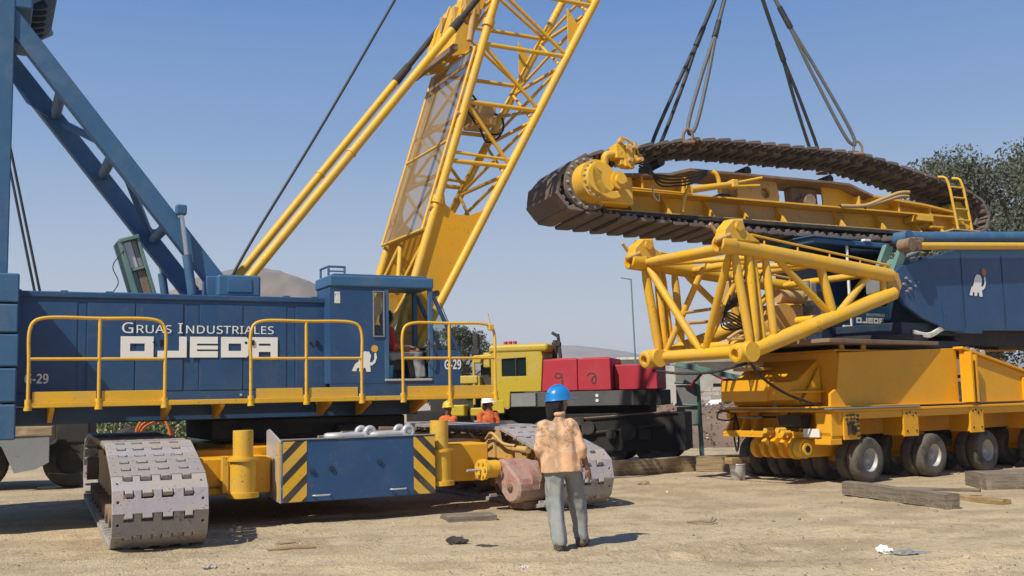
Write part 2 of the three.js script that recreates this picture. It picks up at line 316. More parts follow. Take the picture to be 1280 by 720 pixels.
// ---------- the blue and yellow crawler crane that does the lifting ----------
const C1 = thing('crawler_crane', 'blue crawler crane with yellow lattice boom, handrails and white lettering on its side', 'crane', [-3.75, 0, -17.5], 27);
{
  // machinery house
  const house = mk('machinery_house', [bx(-4.32, .22, 1.68, 3.22, -1.5, 1.48, .02), bx(-4.34, .24, 3.18, 3.27, -1.52, 1.52, .02), bx(-4.3, 1.72, 1.42, 1.66, -1.45, 1.42, .02)], M.blue, C1);
  const edges = [-4.28, -3.43, -3.31, -2.66, -1.99, -1.76, -1.12, -.45, -.32, .19];
  for (let i = 0; i + 1 < edges.length; i++) mk('door_panel', bx(edges[i] + .008, edges[i + 1] - .008, 1.86, 3.12, 1.47, 1.494 + (edges[i + 1] - edges[i] < .3 ? -.008 : .006 * (i % 2)), .006), M.blue, house);
  mk('skirt_panel', bx(-4.28, .19, 1.70, 1.845, 1.47, 1.496, .006), M.blue, house);
  for (const x of [-2.30, -.98, .02]) { mk('door_latch', bx(x - .025, x + .025, 2.52, 2.60, 1.49, 1.53, .006), M.black, house); mk('door_lock', cyl([x - .1, 2.56, 1.505], 'z', .02, .02, 10), M.black, house); }
  for (const x of [-2.5, -1.15]) mk('rivet', cyl([x, 1.78, 1.5], 'z', .018, .03, 8), M.galv, house);
  for (const x of [-4.2, -3.6, -3.0, -.4, .05]) mk('lifting_eye', [bx(x - .05, x + .05, 3.265, 3.31, 1.2, 1.3, .01)], M.blue, house);
  mk('roof_hatch', bx(-2.95, -2.3, 3.265, 3.30, .4, 1.3, .01), M.blueFade, house);
  // lettering
  const t = [], zz = 1.512; let x = -2.86; const sc = 1.42;
  for (const w of [['G', 'RUAS'], ['I', 'NDUSTRIALES']]) { t.push(letters(w[0], .150, sc, x, 2.695, zz, fontR)); x += wid(w[0], .150, sc, fontR) + .028; t.push(letters(w[1], .117, sc, x, 2.695, zz, fontR)); x += wid(w[1], .117, sc, fontR) + .085; }
  const tw = (x - .085) + 2.86, fit = 2.2 / tw; t.forEach(g => g.translate(2.86, 0, 0).scale(fit, 1, 1).translate(-2.86, 0, 0));
  mk('lettering', t, M.white, house);
  mk('lettering', logoWord(2.26, zz).map(g => g.translate(-2.86, 2.34, 0)), M.white, house);
  mk('lettering', letters('G-29', .135, .78, -4.1, 1.985, zz), M.white, house);

  // roof box, tilted hatch, rails
  mk('roof_box', [bx(-1.47, -.81, 3.27, 3.61, .55, 1.32, .04), bx(-1.32, -.95, 3.34, 3.55, 1.30, 1.335, .01)], M.blueFade, C1);
  const hat = grp('engine_hatch', C1); hat.position.set(-2.40, 3.30, .3); hat.rotation.z = rad(17);
  mk('hatch_frame', [bx(-.15, -.10, 0, .94, -.36, .40), bx(.10, .15, 0, .94, -.36, .40), bx(-.15, .15, .90, .96, -.38, .42), bx(-.1, .1, .43, .47, -.36, .38), bx(-.1, .1, 0, .9, -.36, .30)], M.teal, hat);
  mk('hatch_pane', bx(-.098, .02, .475, .895, .30, .34), M.galv, hat); mk('hatch_pane', bx(.025, .098, .475, .895, .30, .33), M.greySteel, hat); mk('hatch_pane', bx(-.098, -.03, .02, .425, .30, .33), M.greySteel, hat); mk('hatch_pane', bx(-.025, .098, .02, .425, .30, .34), M.rusty, hat);
  mk('hatch_cable', pipe([[-2.75, 4.0, .7], [-2.9, 3.75, .7], [-2.82, 3.5, .72], [-2.95, 3.28, .72]], .008, 16, 5), M.hose, C1);

  // counterweight slabs
  const cw = [[1.24, 1.72], [1.73, 2.19], [2.20, 2.64], [2.65, 3.04], [3.05, 3.45]];
  for (const [a, b] of cw) mk('counterweight_slab', bx(-6.4, -4.2 + rr(-.012, .012), a, b - .01, -2.1, 2.08 + rr(-.01, .012), .025), M.blueFade, C1);

  // walkway
  const wk = mk('walkway', [bx(-4.1, 2.74, 1.665, 1.705, 1.52, 2.26, .006), bx(-4.1, 2.74, 1.65, 1.72, 2.26, 2.30, .008)], M.yellow, C1);
  for (const xx of [-3.77, -2.27, -1.54, .04, .67, 1.58]) mk('walkway_bracket', poly([[0, 0], [.62, 0], [.62, -.05], [.1, -.22], [0, -.22]], -.03, .03, [], .004).rotateY(-Math.PI / 2).translate(xx, 1.662, 1.48), M.yellow, C1);
  for (const [a, b] of [[-4.02, -3.24], [-3.17, -2.38], [-1.1, -.42], [-.33, .42], [1.2, 2.66]]) mk('toe_board', bx(a, b, 1.722, 1.86, 2.255, 2.268, .004), M.yellow, C1);
  for (const [a, m, b] of [[-4.07, -3.21, -2.36], [-1.18, -.37, .48], [1.14, 1.92, 2.71]]) {
    const z = 2.28, y0 = 1.66, y1 = 2.83, r = .023, cr = .16;
    const loop = new THREE.CurvePath(), q = [V(a, y0, z), V(a, y1 - cr, z), V(a + cr, y1, z), V(b - cr, y1, z), V(b, y1 - cr, z), V(b, y0, z)];
    const cv = new THREE.CatmullRomCurve3([q[0], V(a, 2.2, z), q[1], V(a + cr * .3, y1 - cr * .3, z), q[2], V(m, y1 + .006, z), q[3], V(b - cr * .3, y1 - cr * .3, z), q[4], V(b, 2.2, z), q[5]], false, 'centripetal');
    const h = mk('handrail', [new THREE.TubeGeometry(cv, 90, r, 8), tb([m, y0, z], [m, y1, z], r), tb([a, 2.29, z], [b, 2.29, z], r * .9)], M.yellow, C1);
    for (const xx of [a, m, b]) mk('post_socket', [cyl([xx, 1.70, z], 'y', .042, .12, 10), cyl([xx, 1.635, z + .01], 'y', .05, .04, 8)], M.yellow, h);
  }
  mk('lamp_bracket', [bx(2.6, 2.68, 2.73, 2.83, 2.25, 2.33), tb([2.64, 2.83, 2.29], [2.6, 3.0, 2.29], .008)], M.yellow, C1);

  // cab
  const cab = grp('operator_cab', C1);
  const zn = 1.80, zf = 1.08;
  mk('cab_body', [
    poly([[.14, 1.92], [1.02, 1.92], [1.02, 3.42], [.14, 3.42]], zn - .03, zn, [[[.86, 2.67], [.995, 2.67], [.995, 3.34], [.86, 3.34]]]), // rear side wall with its narrow window
    bx(.14, .18, 1.92, 3.42, zf, zn - .03), bx(.14, .52, 1.92, 3.42, zf, zf + .03),
    poly([[.14, 1.66], [2.3, 1.66], [2.34, 2.40], [2.28, 2.44], [1.84, 2.44], [1.84, 2.0], [1.02, 1.96], [1.02, 1.92], [.14, 1.92]], zn - .03, zn - .002, [], .003),
    poly([[.5, 1.66], [2.3, 1.66], [2.34, 2.40], [2.28, 2.44], [.5, 2.44]], zf + .001, zf + .03, [], .003),
    bx(2.26, 2.33, 1.68, 2.42, zf + .03, zn - .03), bx(.14, 2.3, 1.66, 1.70, zf + .03, zn - .03),
  ], M.blue, cab);
  mk('cab_pillar', bx(1.02, 1.10, 1.96, 3.42, zn - .05, zn + .005), M.blueFade, cab);
  mk('cab_pillar', bx(1.77, 1.85, 2.0, 3.42, zn - .05, zn + .004), M.blueFade, cab);
  mk('cab_pillar', bx(1.77, 1.85, 2.42, 3.42, zf, zf + .05), M.blueFade, cab);
  mk('windscreen_post', beam([1.84, 3.38, zn - .03], [2.29, 2.44, zn - .03], .05, .06), M.blue, cab);
  mk('windscreen_post', beam([1.84, 3.38, zf + .03], [2.29, 2.44, zf + .03], .05, .06), M.blue, cab);
  mk('cab_roof', [bx(.12, 1.86, 3.42, 3.60, zf - .04, zn + .03, .03), bx(.22, 1.78, 3.60, 3.635, zf + .04, zn - .06, .012)], M.blueFade, cab);
  mk('roof_rack', [tb([.14, 3.6, 1.72], [.14, 3.75, 1.72], .018), tb([.40, 3.6, 1.72], [.40, 3.75, 1.72], .018), tb([.13, 3.74, 1.72], [.41, 3.74, 1.72], .018), tb([.13, 3.67, 1.72], [.41, 3.67, 1.72], .012), tb([.14, 3.6, 1.3], [.14, 3.75, 1.3], .018), tb([.14, 3.74, 1.3], [.14, 3.74, 1.72], .018)], M.blueFade, cab);
  mk('small_window', bx(.21, .30, 3.16, 3.34, zn - .002, zn + .006), M.whiteDirt, cab);
  // narrow side window: frame with a pane
  mk('side_window', [bx(.83, .85, 2.64, 3.37, zn, zn + .02, .004), bx(1.0, 1.02, 2.64, 3.37, zn, zn + .02, .004), bx(.85, 1.0, 3.35, 3.37, zn, zn + .02, .004), bx(.85, 1.0, 2.64, 2.66, zn, zn + .02, .004)], M.greySteel, cab);
  mk('window_pane', new THREE.PlaneGeometry(.15, .69).translate(.925, 3.0, zn + .010), M.glass, cab);
  mk('windscreen', new THREE.PlaneGeometry(1.03, zn - zf - .1).applyMatrix4(new THREE.Matrix4().makeBasis(V(.45, -.94, 0).normalize(), V(0, 0, 1), V(-.94, -.45, 0).normalize())).translate(2.07, 2.92, (zn + zf) / 2), M.glass, cab);
  { const s = new THREE.Shape([[1.86, 2.46], [2.24, 2.46], [1.86, 3.30]].map(p => new THREE.Vector2(...p))); mk('quarter_window', new THREE.ShapeGeometry(s).translate(0, 0, zn - .03), M.glass, cab); }
  mk('front_side_window', new THREE.PlaneGeometry(1.2, .95).translate(1.2, 2.93, zf + .015), M.glass, cab);
  mk('door_sill', bx(1.02, 1.82, 1.95, 1.985, zn - .05, zn + .02), M.galv, cab);
  mk('operator_seat', [bx(.98, 1.42, 2.13, 2.28, 1.28, 1.68, .04), bx(.92, 1.03, 2.25, 2.85, 1.28, 1.66, .04), bx(1.05, 1.3, 1.70, 2.13, 1.38, 1.6, .02)], M.dark, cab);
  mk('control_console', [bx(1.86, 2.2, 1.7, 2.42, 1.2, 1.7, .03), tb([1.72, 1.7, 1.5], [1.68, 2.5, 1.5], .014), tb([1.68, 1.7, 1.36], [1.62, 2.52, 1.36], .014), bx(1.5, 1.9, 2.46, 2.5, 1.2, 1.36, .01)], M.dark, cab);
  mk('lettering', letters('G-29', .155, .66, 2.03, 2.13, zn + .004), M.white, cab);
  const el = elephant(.42, .48, 2.10, zn + .006); mk('elephant_emblem', el[0], M.white, cab); mk('emblem_ball', el[1], M.ball, cab);
  mk('wiper', [tb([1.98, 3.2, zn + .0], [2.24, 2.62, zn + .0], .008), cyl([1.92, 3.36, zn - .01], 'z', .05, .06, 10)], M.dark, cab);
  mk('cab_handle', pipe([[1.74, 2.25, zn + .01], [1.74, 2.25, zn + .06], [1.74, 2.6, zn + .06], [1.74, 2.6, zn + .01]], .012, 16, 6), M.dark, cab);

  // gantry
  const zs = 1.02;
  for (const s of [1, -1]) {
    mk('gantry_mast', bx(-4.66, -4.33, 3.46, 7.55, s * zs - .14, s * zs + .14, .02), M.blueFade, C1);
    mk('gantry_strut', [beam([-4.43, 7.34, s * zs], [-1.44, 3.53, s * zs], .2, s > 0 ? .28 : .29, V(0, 1, 0), .02), bx(-1.62, -1.22, 3.27, 3.60, s * zs - .16, s * zs + .16, .03)], M.blueFade, C1);
    const cy = grp('gantry_cylinder', C1);
    mk('cylinder_barrel', [tb([-1.82, 3.3, s * (zs + .2)], [-1.91, 3.9, s * (zs + .2)], .07)], M.blueFade, cy);
    mk('cylinder_rod', tb([-1.91, 3.88, s * (zs + .2)], [-2.0, 4.56, s * (zs + .2)], .036), M.chrome, cy);
    mk('cylinder_pin', bx(-2.08, -1.92, 4.5, 4.66, s * (zs + .2) - .07, s * (zs + .2) + .07, .03), M.blueFade, cy);
  }
  for (const [x, y] of [[-3.66, 6.42], [-2.92, 5.48], [-2.10, 4.44]]) mk('gantry_cross_tube', tb([x, y, -.9], [x, y, .9], .085), M.blueFade, C1);
  mk('gantry_brace', beam([-3.55, 6.28, -.85], [-2.98, 5.55, .85], .1, .1), M.blueFade, C1);
  mk('gantry_brace', beam([-2.85, 5.40, .85], [-2.18, 4.54, -.85], .1, .1), M.blueFade, C1);
  mk('gantry_plate', poly([[-4.33, 7.2], [-3.9, 6.75], [-3.78, 6.35], [-4.1, 6.55], [-4.33, 6.9]], -.82, -.78), M.blue, C1);
  mk('gantry_head', [bx(-4.75, -4.1, 7.42, 7.95, -1.15, 1.15, .03), poly([[-4.4, 7.38], [-3.72, 7.82], [-3.95, 8.3], [-4.7, 8.2], [-4.75, 7.5]], .95, 1.08), poly([[-4.4, 7.38], [-3.72, 7.82], [-3.95, 8.3], [-4.7, 8.2], [-4.75, 7.5]], -1.08, -.95)], M.blueFade, C1);
  for (let k = 0; k < 6; k++) mk('gantry_sheave', cyl([-4.05, 7.88, -.7 + k * .28], 'z', .30, .07, 24), M.navy, C1);
  // ropes
  mk('hoist_rope', tb([-4.62, 7.0, 0], [-3.84, 3.3, 0], .022, .022, 6), M.rope, C1);
  mk('hoist_rope', tb([-4.52, 6.2, .1], [-3.92, 3.3, .1], .022, .022, 6), M.rope, C1);
  mk('boom_hoist_rope', pipe([[-1.2, 3.3, 0], [-.74, 4.2, 0], [.62, 6.56, 0], [3.6, 12.0, 0]], .026, 40, 6), M.rope, C1);

  // boom
  const boom = grp('lattice_boom', C1);
  const rear = y => 1.93 + .317 * (y - 3.9), front = y => 2.32 + .568 * (y - 3.33), hz = 1.0;
  const top = 11.6, foot = 1.75;
  for (const s of [1, -1]) {
    mk('chord', tb([rear(foot), foot, s * hz], [rear(top), top, s * hz], .078, .078, 14), M.yellow, boom);
    mk('chord', tb([front(foot) + .02, foot, s * hz], [front(top), top, s * hz], .078, .078, 14), M.yellow, boom);
    mk('boom_foot', [cyl([1.24, 1.66, s * hz], 'z', .16, .2, 16), bx(1.05, 1.5, 1.64, 1.9, s * hz - .09, s * hz + .09, .03)], M.yellow, boom);
    const yv = [5.78, 6.87, 7.97, 9.05, 10.2, 11.4];
    for (const y of [8.3, 5.0]) { mk('chord_collar', tb([rear(y), y, s * hz], [rear(y + .12), y + .12, s * hz], .11, .11, 12), M.yellow, boom); }
    for (let i = 0; i < yv.length; i++) {
      const y = yv[i];
      mk('lacing', tb([rear(y), y, s * hz], [front(y - .02), y - .02, s * hz], .042, .042, 8), M.yellow, boom);
      if (!i) mk('lacing', tb([rear(y + .16), y + .16, s * hz], [front(y + .1), y + .1, s * hz], .03, .03, 8), M.yellow, boom);
      if (i + 1 < yv.length) mk('lacing', tb([rear(yv[i + 1]), yv[i + 1], s * hz], [front(y), y, s * hz], .036, .036, 8), M.yellow, boom);
    }
    mk('foot_plate', poly([[rear(2.0) + .05, 2.0], [rear(5.36), 5.36], [rear(5.0) + .16, 5.0], [2.62, 4.84], [2.86, 4.82], [front(4.98), 4.98], [front(2.0) - .02, 2.0]], s * hz - .02, s * hz + .02, [], .004), M.amber, boom);
    mk('gusset_plate', poly([[front(8.55), 8.55], [front(8.55) - .02, 8.9], [front(8.1), 8.1]].map(([a, b], k) => [k === 1 ? a - .28 : a - .04, b]), s * hz - .012, s * hz + .012), M.yellow, boom);
  }
  const yv = [4.55, 5.6, 6.65, 7.75, 8.9, 10.0, 11.2];
  for (let i = 0; i < yv.length; i++) {
    const y = yv[i], y2 = yv[i + 1], s = i % 2 ? 1 : -1;
    for (const fn of [rear, front]) {
      mk('lacing', tb([fn(y), y, -hz], [fn(y), y, hz], .036, .036, 8), M.yellow, boom);
      if (y2) { mk('lacing', tb([fn(y), y, -hz * s], [fn(y2), y2, hz * s], .03, .03, 8), M.yellow, boom); mk('lacing', tb([fn(y), y, hz * s], [fn(y2), y2, -hz * s], .03, .03, 8), M.yellow, boom); }
    }
  }
  for (const [a, b, c, d] of [[3.35, -1, 4.45, -.3], [4.45, -.3, 3.5, .3], [3.5, .3, 4.45, 1]]) mk('lacing', tb([rear(a), a, b * hz], [rear(c), c, d * hz], .042, .042, 8), M.yellow, boom);
  // wire mesh guard on the back of the boom
  const meshTex = (() => { const n = 64, d = new Uint8Array(n * n * 4); for (let i = 0; i < n * n; i++) { const x = i % n, y = (i / n) | 0, on = (Math.abs(x - 32) < 13 || Math.abs(y - 32) < 13) ? 255 : 0; d[i * 4] = d[i * 4 + 1] = d[i * 4 + 2] = on; d[i * 4 + 3] = 255; } const t = new THREE.DataTexture(d, n, n); t.wrapS = t.wrapT = THREE.RepeatWrapping; t.magFilter = THREE.LinearFilter; t.repeat.set(30, 30); t.needsUpdate = true; return t; })();
  const gy = [4.5, 7.85], off = -.12, dir = V(rear(gy[1]) - rear(gy[0]), gy[1] - gy[0], 0), len = dir.length(); dir.normalize();
  const gm = new THREE.PlaneGeometry(hz * 2 - .1, len).applyMatrix4(new THREE.Matrix4().makeBasis(V(0, 0, 1), dir, V(-dir.y, dir.x, 0))).translate((rear(gy[0]) + rear(gy[1])) / 2 + off * dir.y, (gy[0] + gy[1]) / 2 - off * dir.x, 0);
  mk('mesh_guard', gm, new THREE.MeshStandardMaterial({ color: new THREE.Color(.27, .195, .11), roughness: .8, metalness: .2, alphaMap: meshTex, transparent: true, side: THREE.DoubleSide }), boom);
  const gp = (y, z) => [rear(y) + off * dir.y, y - off * dir.x, z];
  mk('guard_frame', [[4.5, -hz, 4.5, hz], [7.85, -hz, 7.85, hz], [4.5, -hz, 7.85, -hz], [4.5, hz, 7.85, hz], [6.1, -hz, 6.1, hz]].map(a => tb(gp(a[0], a[1]), gp(a[2], a[3]), .028, .028, 6)), M.yellow, boom);
  for (const y of [4.9, 6.6]) for (const s of [1, -1]) mk('guard_clamp', tb(gp(y, s * hz), [rear(y) + .05, y, s * hz], .06, .06, 8), M.yellowDusty, boom);
  // winch and hoses hanging inside the boom
  const wn = grp('boom_valve_block', boom);
  mk('valve_body', [cyl([3.62, 6.95, -.05], 'z', .2, .5, 14), bx(3.42, 3.82, 6.72, 6.9, -.35, .25), bx(3.66, 3.9, 6.92, 7.2, -.25, .1), cyl([3.5, 7.16, -.1], 'y', .07, .2, 8), tb([2.9, 6.87, -.9], [4.3, 6.87, .9], .03), tb([2.9, 6.87, .9], [4.3, 6.87, -.9], .03)], M.yellowDusty, wn);
  mk('valve_hose', [pipe([[3.5, 7.2, .1], [3.3, 7.35, .15], [3.25, 7.0, .2], [3.45, 6.7, .2]], .02, 20, 6), pipe([[3.8, 7.0, .1], [4.0, 6.9, .15], [3.95, 6.6, .2], [3.7, 6.55, .15]], .02, 20, 6), pipe([[3.6, 6.7, 0], [3.75, 6.45, 0], [3.9, 6.5, .1], [4.05, 6.7, .1]], .02, 20, 6)], M.hose, wn);
  for (const z of [.58, .12, -.62]) mk('stop_bracket', poly([[2.78, 7.8], [3.1, 7.9], [3.5, 9.0], [3.3, 9.25], [2.98, 8.7]], z - .03, z + .03, [ring(3.1, 8.5, .07, 10)], .006), M.yellow, boom);
  mk('stop_plate', poly([[-.95, 0], [.5, 0], [.5, .5], [.3, 1.2], [-.6, 1.2], [-.95, .6]], -.02, .02).rotateY(-Math.PI / 2).rotateZ(-.3).translate(2.82, 7.9, 0), M.yellow, boom);
  mk('stop_beam', bx(2.64, 2.74, 7.78, 7.90, -1, 1, .02), M.rusty, boom);
  for (const z of [-.4, .2, .7]) mk('stop_hook', [tb([3.1, 8.1, z], [3.2, 8.7, z], .06), bx(3.0, 3.3, 8.6, 8.9, z - .05, z + .05, .02)], M.yellowDusty, boom);
  // boom backstops: sleeve tubes with dark spring rods
  for (const s of [1, -1]) {
    const a = V(-.98, 3.5, s * .82), b = V(3.22, 8.9, s * 1.02), k = s > 0 ? .86 : .78, c = a.clone().lerp(b, k), st = grp('backstop', C1);
    mk('backstop_tube', [tb(a, c, .074, .074, 14), tb(a.clone().lerp(b, .42), a.clone().lerp(b, .425), .09, .09, 12), bx(-1.1, -.8, 3.25, 3.6, s * .82 - .12, s * .82 + .12, .03)], M.yellow, st);
    mk('backstop_rod', [tb(c, a.clone().lerp(b, 1.05), .055, .055, 12), tb(c.clone().lerp(b, .0), c.clone().lerp(b, .3), .085, .075, 12)], M.dark, st);
  }
  // two thin pipes along the cab's far side seen behind the windscreen
  mk('slew_machinery', [bx(-1.5, 1.6, 1.1, 1.415, -1.1, 1.15, .03), cyl([-1.0, 1.2, 1.2], 'z', .12, .2, 14), bx(.4, .9, 1.0, 1.3, 1.0, 1.3, .03)], M.dark, C1);
  mk('winch_drum', [cyl([-.4, 2.4, 0], 'z', .5, 1.6, 24), cyl([.95, 1.9, -1.1], 'z', .1, .8, 12)], M.rusty, C1);

  // undercarriage
  const yo = 0, up = (x, z) => { const a = rad(yo); return [x * Math.cos(a) + z * Math.sin(a) + .02, 0, -x * Math.sin(a) + z * Math.cos(a)]; };
  mk('slewing_ring', [cyl([0, 1.30, 0], 'y', 1.25, .26, 40), cyl([0, 1.36, 0], 'y', 1.38, .07, 40)], M.dark, C1);
  const U = g => g.rotateY(rad(yo));
  const carBody = mk('car_body', U(join([bx(-1.3, 1.3, .42, 1.04, -2.3, 2.2, .03), bx(-2.6, 2.6, .55, 1.0, 1.3, 1.95, .03), bx(-2.6, 2.6, .55, 1.0, -1.95, -1.3, .03), bx(-2.3, -1.3, .50, .56, 1.6, 2.75, .01), bx(1.32, 2.3, .42, .98, 2.2, 2.84, .03), bx(-2.2, -1.0, .42, .92, 2.2, 2.75, .03)])), M.amber, C1);
  for (const [x, h] of [[-1.44, 1.28], [1.43, 1.33]]) { const j = grp('jack_cylinder', C1); mk('jack_barrel', U(join([cyl([x, .68, 2.98], 'y', .17, .5, 20), cyl([x, .90, 2.98], 'y', .205, .035, 20), cyl([x, .43, 2.98], 'y', .215, .07, 16), bx(x - .26, x - .17, .45, .95, 2.8, 2.9)])), M.yellow, j); mk('jack_ram', U(cyl([x, .91 + (h - .9) / 2, 2.98], 'y', .135, h - .9, 20)), M.yellow, j); }
  // blue tool box hung on the front of the car body
  const tbx = grp('front_tool_box', C1);
  const bxp = [-.96, 1.27, .30, 1.135, 3.20];
  mk('box_shell', U(join([bx(bxp[0], bxp[1], bxp[2], bxp[3], bxp[4] - .03, bxp[4], .008), bx(bxp[0], bxp[1], bxp[2], bxp[2] + .03, 2.42, bxp[4] - .03), bx(bxp[1] - .03, bxp[1], bxp[2] + .03, bxp[3], 2.42, bxp[4] - .03), bx(bxp[0] + .03, bxp[1] - .03, 1.095, 1.125, 2.42, 3.16)])), M.blue, tbx);
  mk('box_lip', U(bx(bxp[0] - .01, bxp[1] + .01, 1.136, 1.155, 3.12, 3.215, .006)), M.greySteel, tbx);
  mk('box_end_plate', U(join([poly([[2.42, .35], [3.16, .30], [3.16, 1.13], [3.05, 1.16], [2.55, 1.28], [2.42, 1.26]], 0, .025, [ring(3.0, .92, .022, 8)], .003).rotateY(-Math.PI / 2).translate(bxp[0] - .002, 0, 0)])), M.galv, tbx);
  for (const [x0, dirn] of [[bxp[0] + .005, 1], [bxp[1] - .335, -1]]) { // hazard stripes
    const w = .33, H = bxp[3] - bxp[2] - .02, y0 = bxp[2] + .01, pw = H / 2.75; // period
    const clip = (a, b) => { // band a..b of (y - dirn*slope*x), clipped to the rectangle
      const sl = .98 * dirn, P = []; const st = 14;
      const lo = u => Math.min(H, Math.max(0, a + sl * (u - (dirn > 0 ? 0 : w)) )), hi = u => Math.min(H, Math.max(0, b + sl * (u - (dirn > 0 ? 0 : w))));
      for (let i = 0; i <= st; i++) P.push([w * i / st, lo(w * i / st)]); for (let i = st; i >= 0; i--) P.push([w * i / st, hi(w * i / st)]);
      let A = 0; for (let i = 0; i < P.length; i++) { const [p, q] = P[i], [r, s] = P[(i + 1) % P.length]; A += p * s - r * q; } if (Math.abs(A) < .002) return null; const s = new THREE.Shape(P.map(p => new THREE.Vector2(p[0] + x0, p[1] + y0))); return new THREE.ShapeGeometry(s);
    };
    mk('stripe_panel', U(bx(x0, x0 + w, y0, y0 + H, bxp[4] - .002, bxp[4] + .003, .001)), M.stripeBlack, tbx);
    for (let k = -3; k < 5; k++) { const g = clip(k * pw + .05, k * pw + pw * .58 + .05); if (g) mk('hazard_stripe', U(g.translate(0, 0, bxp[4] + .006)), M.yellow, tbx); }
  }
  mk('stripe_panel', U(bx(bxp[0] - .034, bxp[0] - .029, .34, 1.12, 3.05, 3.15, .001)), M.yellow, tbx);
  for (const [x, y] of [[-.55, .72], [-.28, .74], [.42, .80]]) mk('box_knob', U(join([cyl([x, y, 3.2], 'z', .035, .05, 10), bx(x - .01, x + .03, y - .05, y, 3.18, 3.22, .004)])), M.navy, tbx);
  for (const [x, y] of [[-.42, .38], [.70, .40]]) mk('box_handle', U(join([bx(x - .14, x + .14, y - .03, y + .035, 3.178, 3.192, .003), pipe([[x - .12, y, 3.19], [x - .11, y, 3.23], [x + .11, y, 3.23], [x + .12, y, 3.19]], .012, 14, 6)])), M.galv, tbx);

  // crawlers
  const path = [[-3.75, 0], [3.78, 0], [4.06, .09], [4.22, .30], [4.24, .62], [4.08, .82], [2.6, 1.19], [-2.6, 1.20], ...arc(-3.7, .55, .55, 110, 265, 9)];
  for (const s of [-1, 1]) {
    const tr = grp('crawler_track', C1); tr.position.set(...(s < 0 ? up(-2.58, .55) : up(3.26, -.22))); tr.rotation.y = rad(s < 0 ? -2.6 : 0) - Math.PI / 2;
    layTrack(tr, path, false, .285, 1.05, .06, .07, 0, shoeMats);
    // local x now points to the camera end, local z to -x of the undercarriage
    mk('track_frame', [poly([[-3.5, .2], [3.6, .2], [3.95, .42], [3.75, .78], [2.7, 1.02], [-2.6, 1.02], [-3.6, .85], [-3.9, .5]], .10, .30, [], .01), poly([[-3.5, .2], [3.6, .2], [3.95, .42], [3.75, .78], [2.7, 1.02], [-2.6, 1.02], [-3.6, .85], [-3.9, .5]], -.30, -.10, [], .01), bx(-3.2, 3.2, .35, .9, -.2, .2)], M.yellowDusty, tr);
    mk('idler_wheel', [cyl([3.72, .5, 0], 'z', .34, .34, 24), cyl([3.72, .5, 0], 'z', .12, .98, 14)], M.rusty, tr);
    mk('drive_sprocket', [cyl([-3.55, .55, 0], 'z', .38, .34, 24), cyl([-3.55, .55, 0], 'z', .2, .98, 14)], M.rusty, tr);
    for (let k = 0; k < 9; k++) mk('road_roller', cyl([-2.9 + k * .74, .22, 0], 'z', .12, .9, 12), M.rusty, tr);
    for (const x of [-2.2, 0, 2.3]) mk('carrier_roller', cyl([x, 1.0, 0], 'z', .07, .8, 10), M.rusty, tr);
    if (s > 0) { // greasy track tensioning gear on the inner side
      mk('tensioner', [cyl([3.0, .86, .50], 'x', .055, .9, 10), bx(2.2, 2.5, .7, 1.0, .42, .62, .02), poly([[2.0, .95], [2.2, 1.12], [2.25, .98], [2.5, 1.16], [2.56, .96], [3.0, .92], [3.0, .7], [2.0, .7]], .50, .56), pipe([[2.3, 1.0, .66], [2.6, 1.1, .70], [2.9, .95, .66], [3.3, .92, .64]], .025, 18, 6), pipe([[1.5, .9, .6], [1.8, 1.08, .72], [2.2, .9, .7], [2.5, .98, .7]], .022, 18, 6)], M.yellowDusty, tr);
    }
  }
  // dusty red travel gearbox beside the crawler
  const gb = grp('travel_gearbox', C1); gb.position.set(...up(2.42, 3.28)); gb.position.y = .42; gb.rotation.y = rad(12);
  const ob = [...arc(-.14, .12, .20, 40, 215, 8), ...arc(.10, -.10, .22, 215, 400, 8)].map(([a, b]) => [a, b]);
  mk('gearbox_housing', [poly(ob, -.45, .10, [], .03).rotateY(-Math.PI / 2).translate(.02, 0, 0), cyl([.42, -.03, -.0], 'x', .315, .5, 30), cyl([.32, -.03, 0], 'x', .335, .05, 30), cyl([.62, -.03, 0], 'x', .335, .06, 30)], M.dustyRed, gb);
  for (const [z, y] of [[-.1, .1], [.1, -.08]]) mk('gearbox_cap', [cyl([-.09, y, z], 'x', .055, .05, 12), cyl([-.115, y, z], 'x', .03, .04, 8)], M.rusty, gb);
  const hub = mk('motor_hub', [cyl([-.24, .18, -.2], 'x', .13, .26, 20), cyl([-.36, .18, -.2], 'x', .155, .07, 20)], M.yellow, gb);
  for (let k = 0; k < 6; k++) mk('hub_bolt', cyl([-.40, .18 + .105 * Math.sin(k * 1.047), -.2 + .105 * Math.cos(k * 1.047)], 'x', .026, .03, 6), M.yellowDusty, hub);
  mk('hub_shaft', cyl([-.5, .18, -.2], 'x', .018, .3, 8), M.galv, gb);
  mk('support_foot', bx(.1, .7, -.42, -.3, -.2, .2, .02), M.rusty, gb);
}

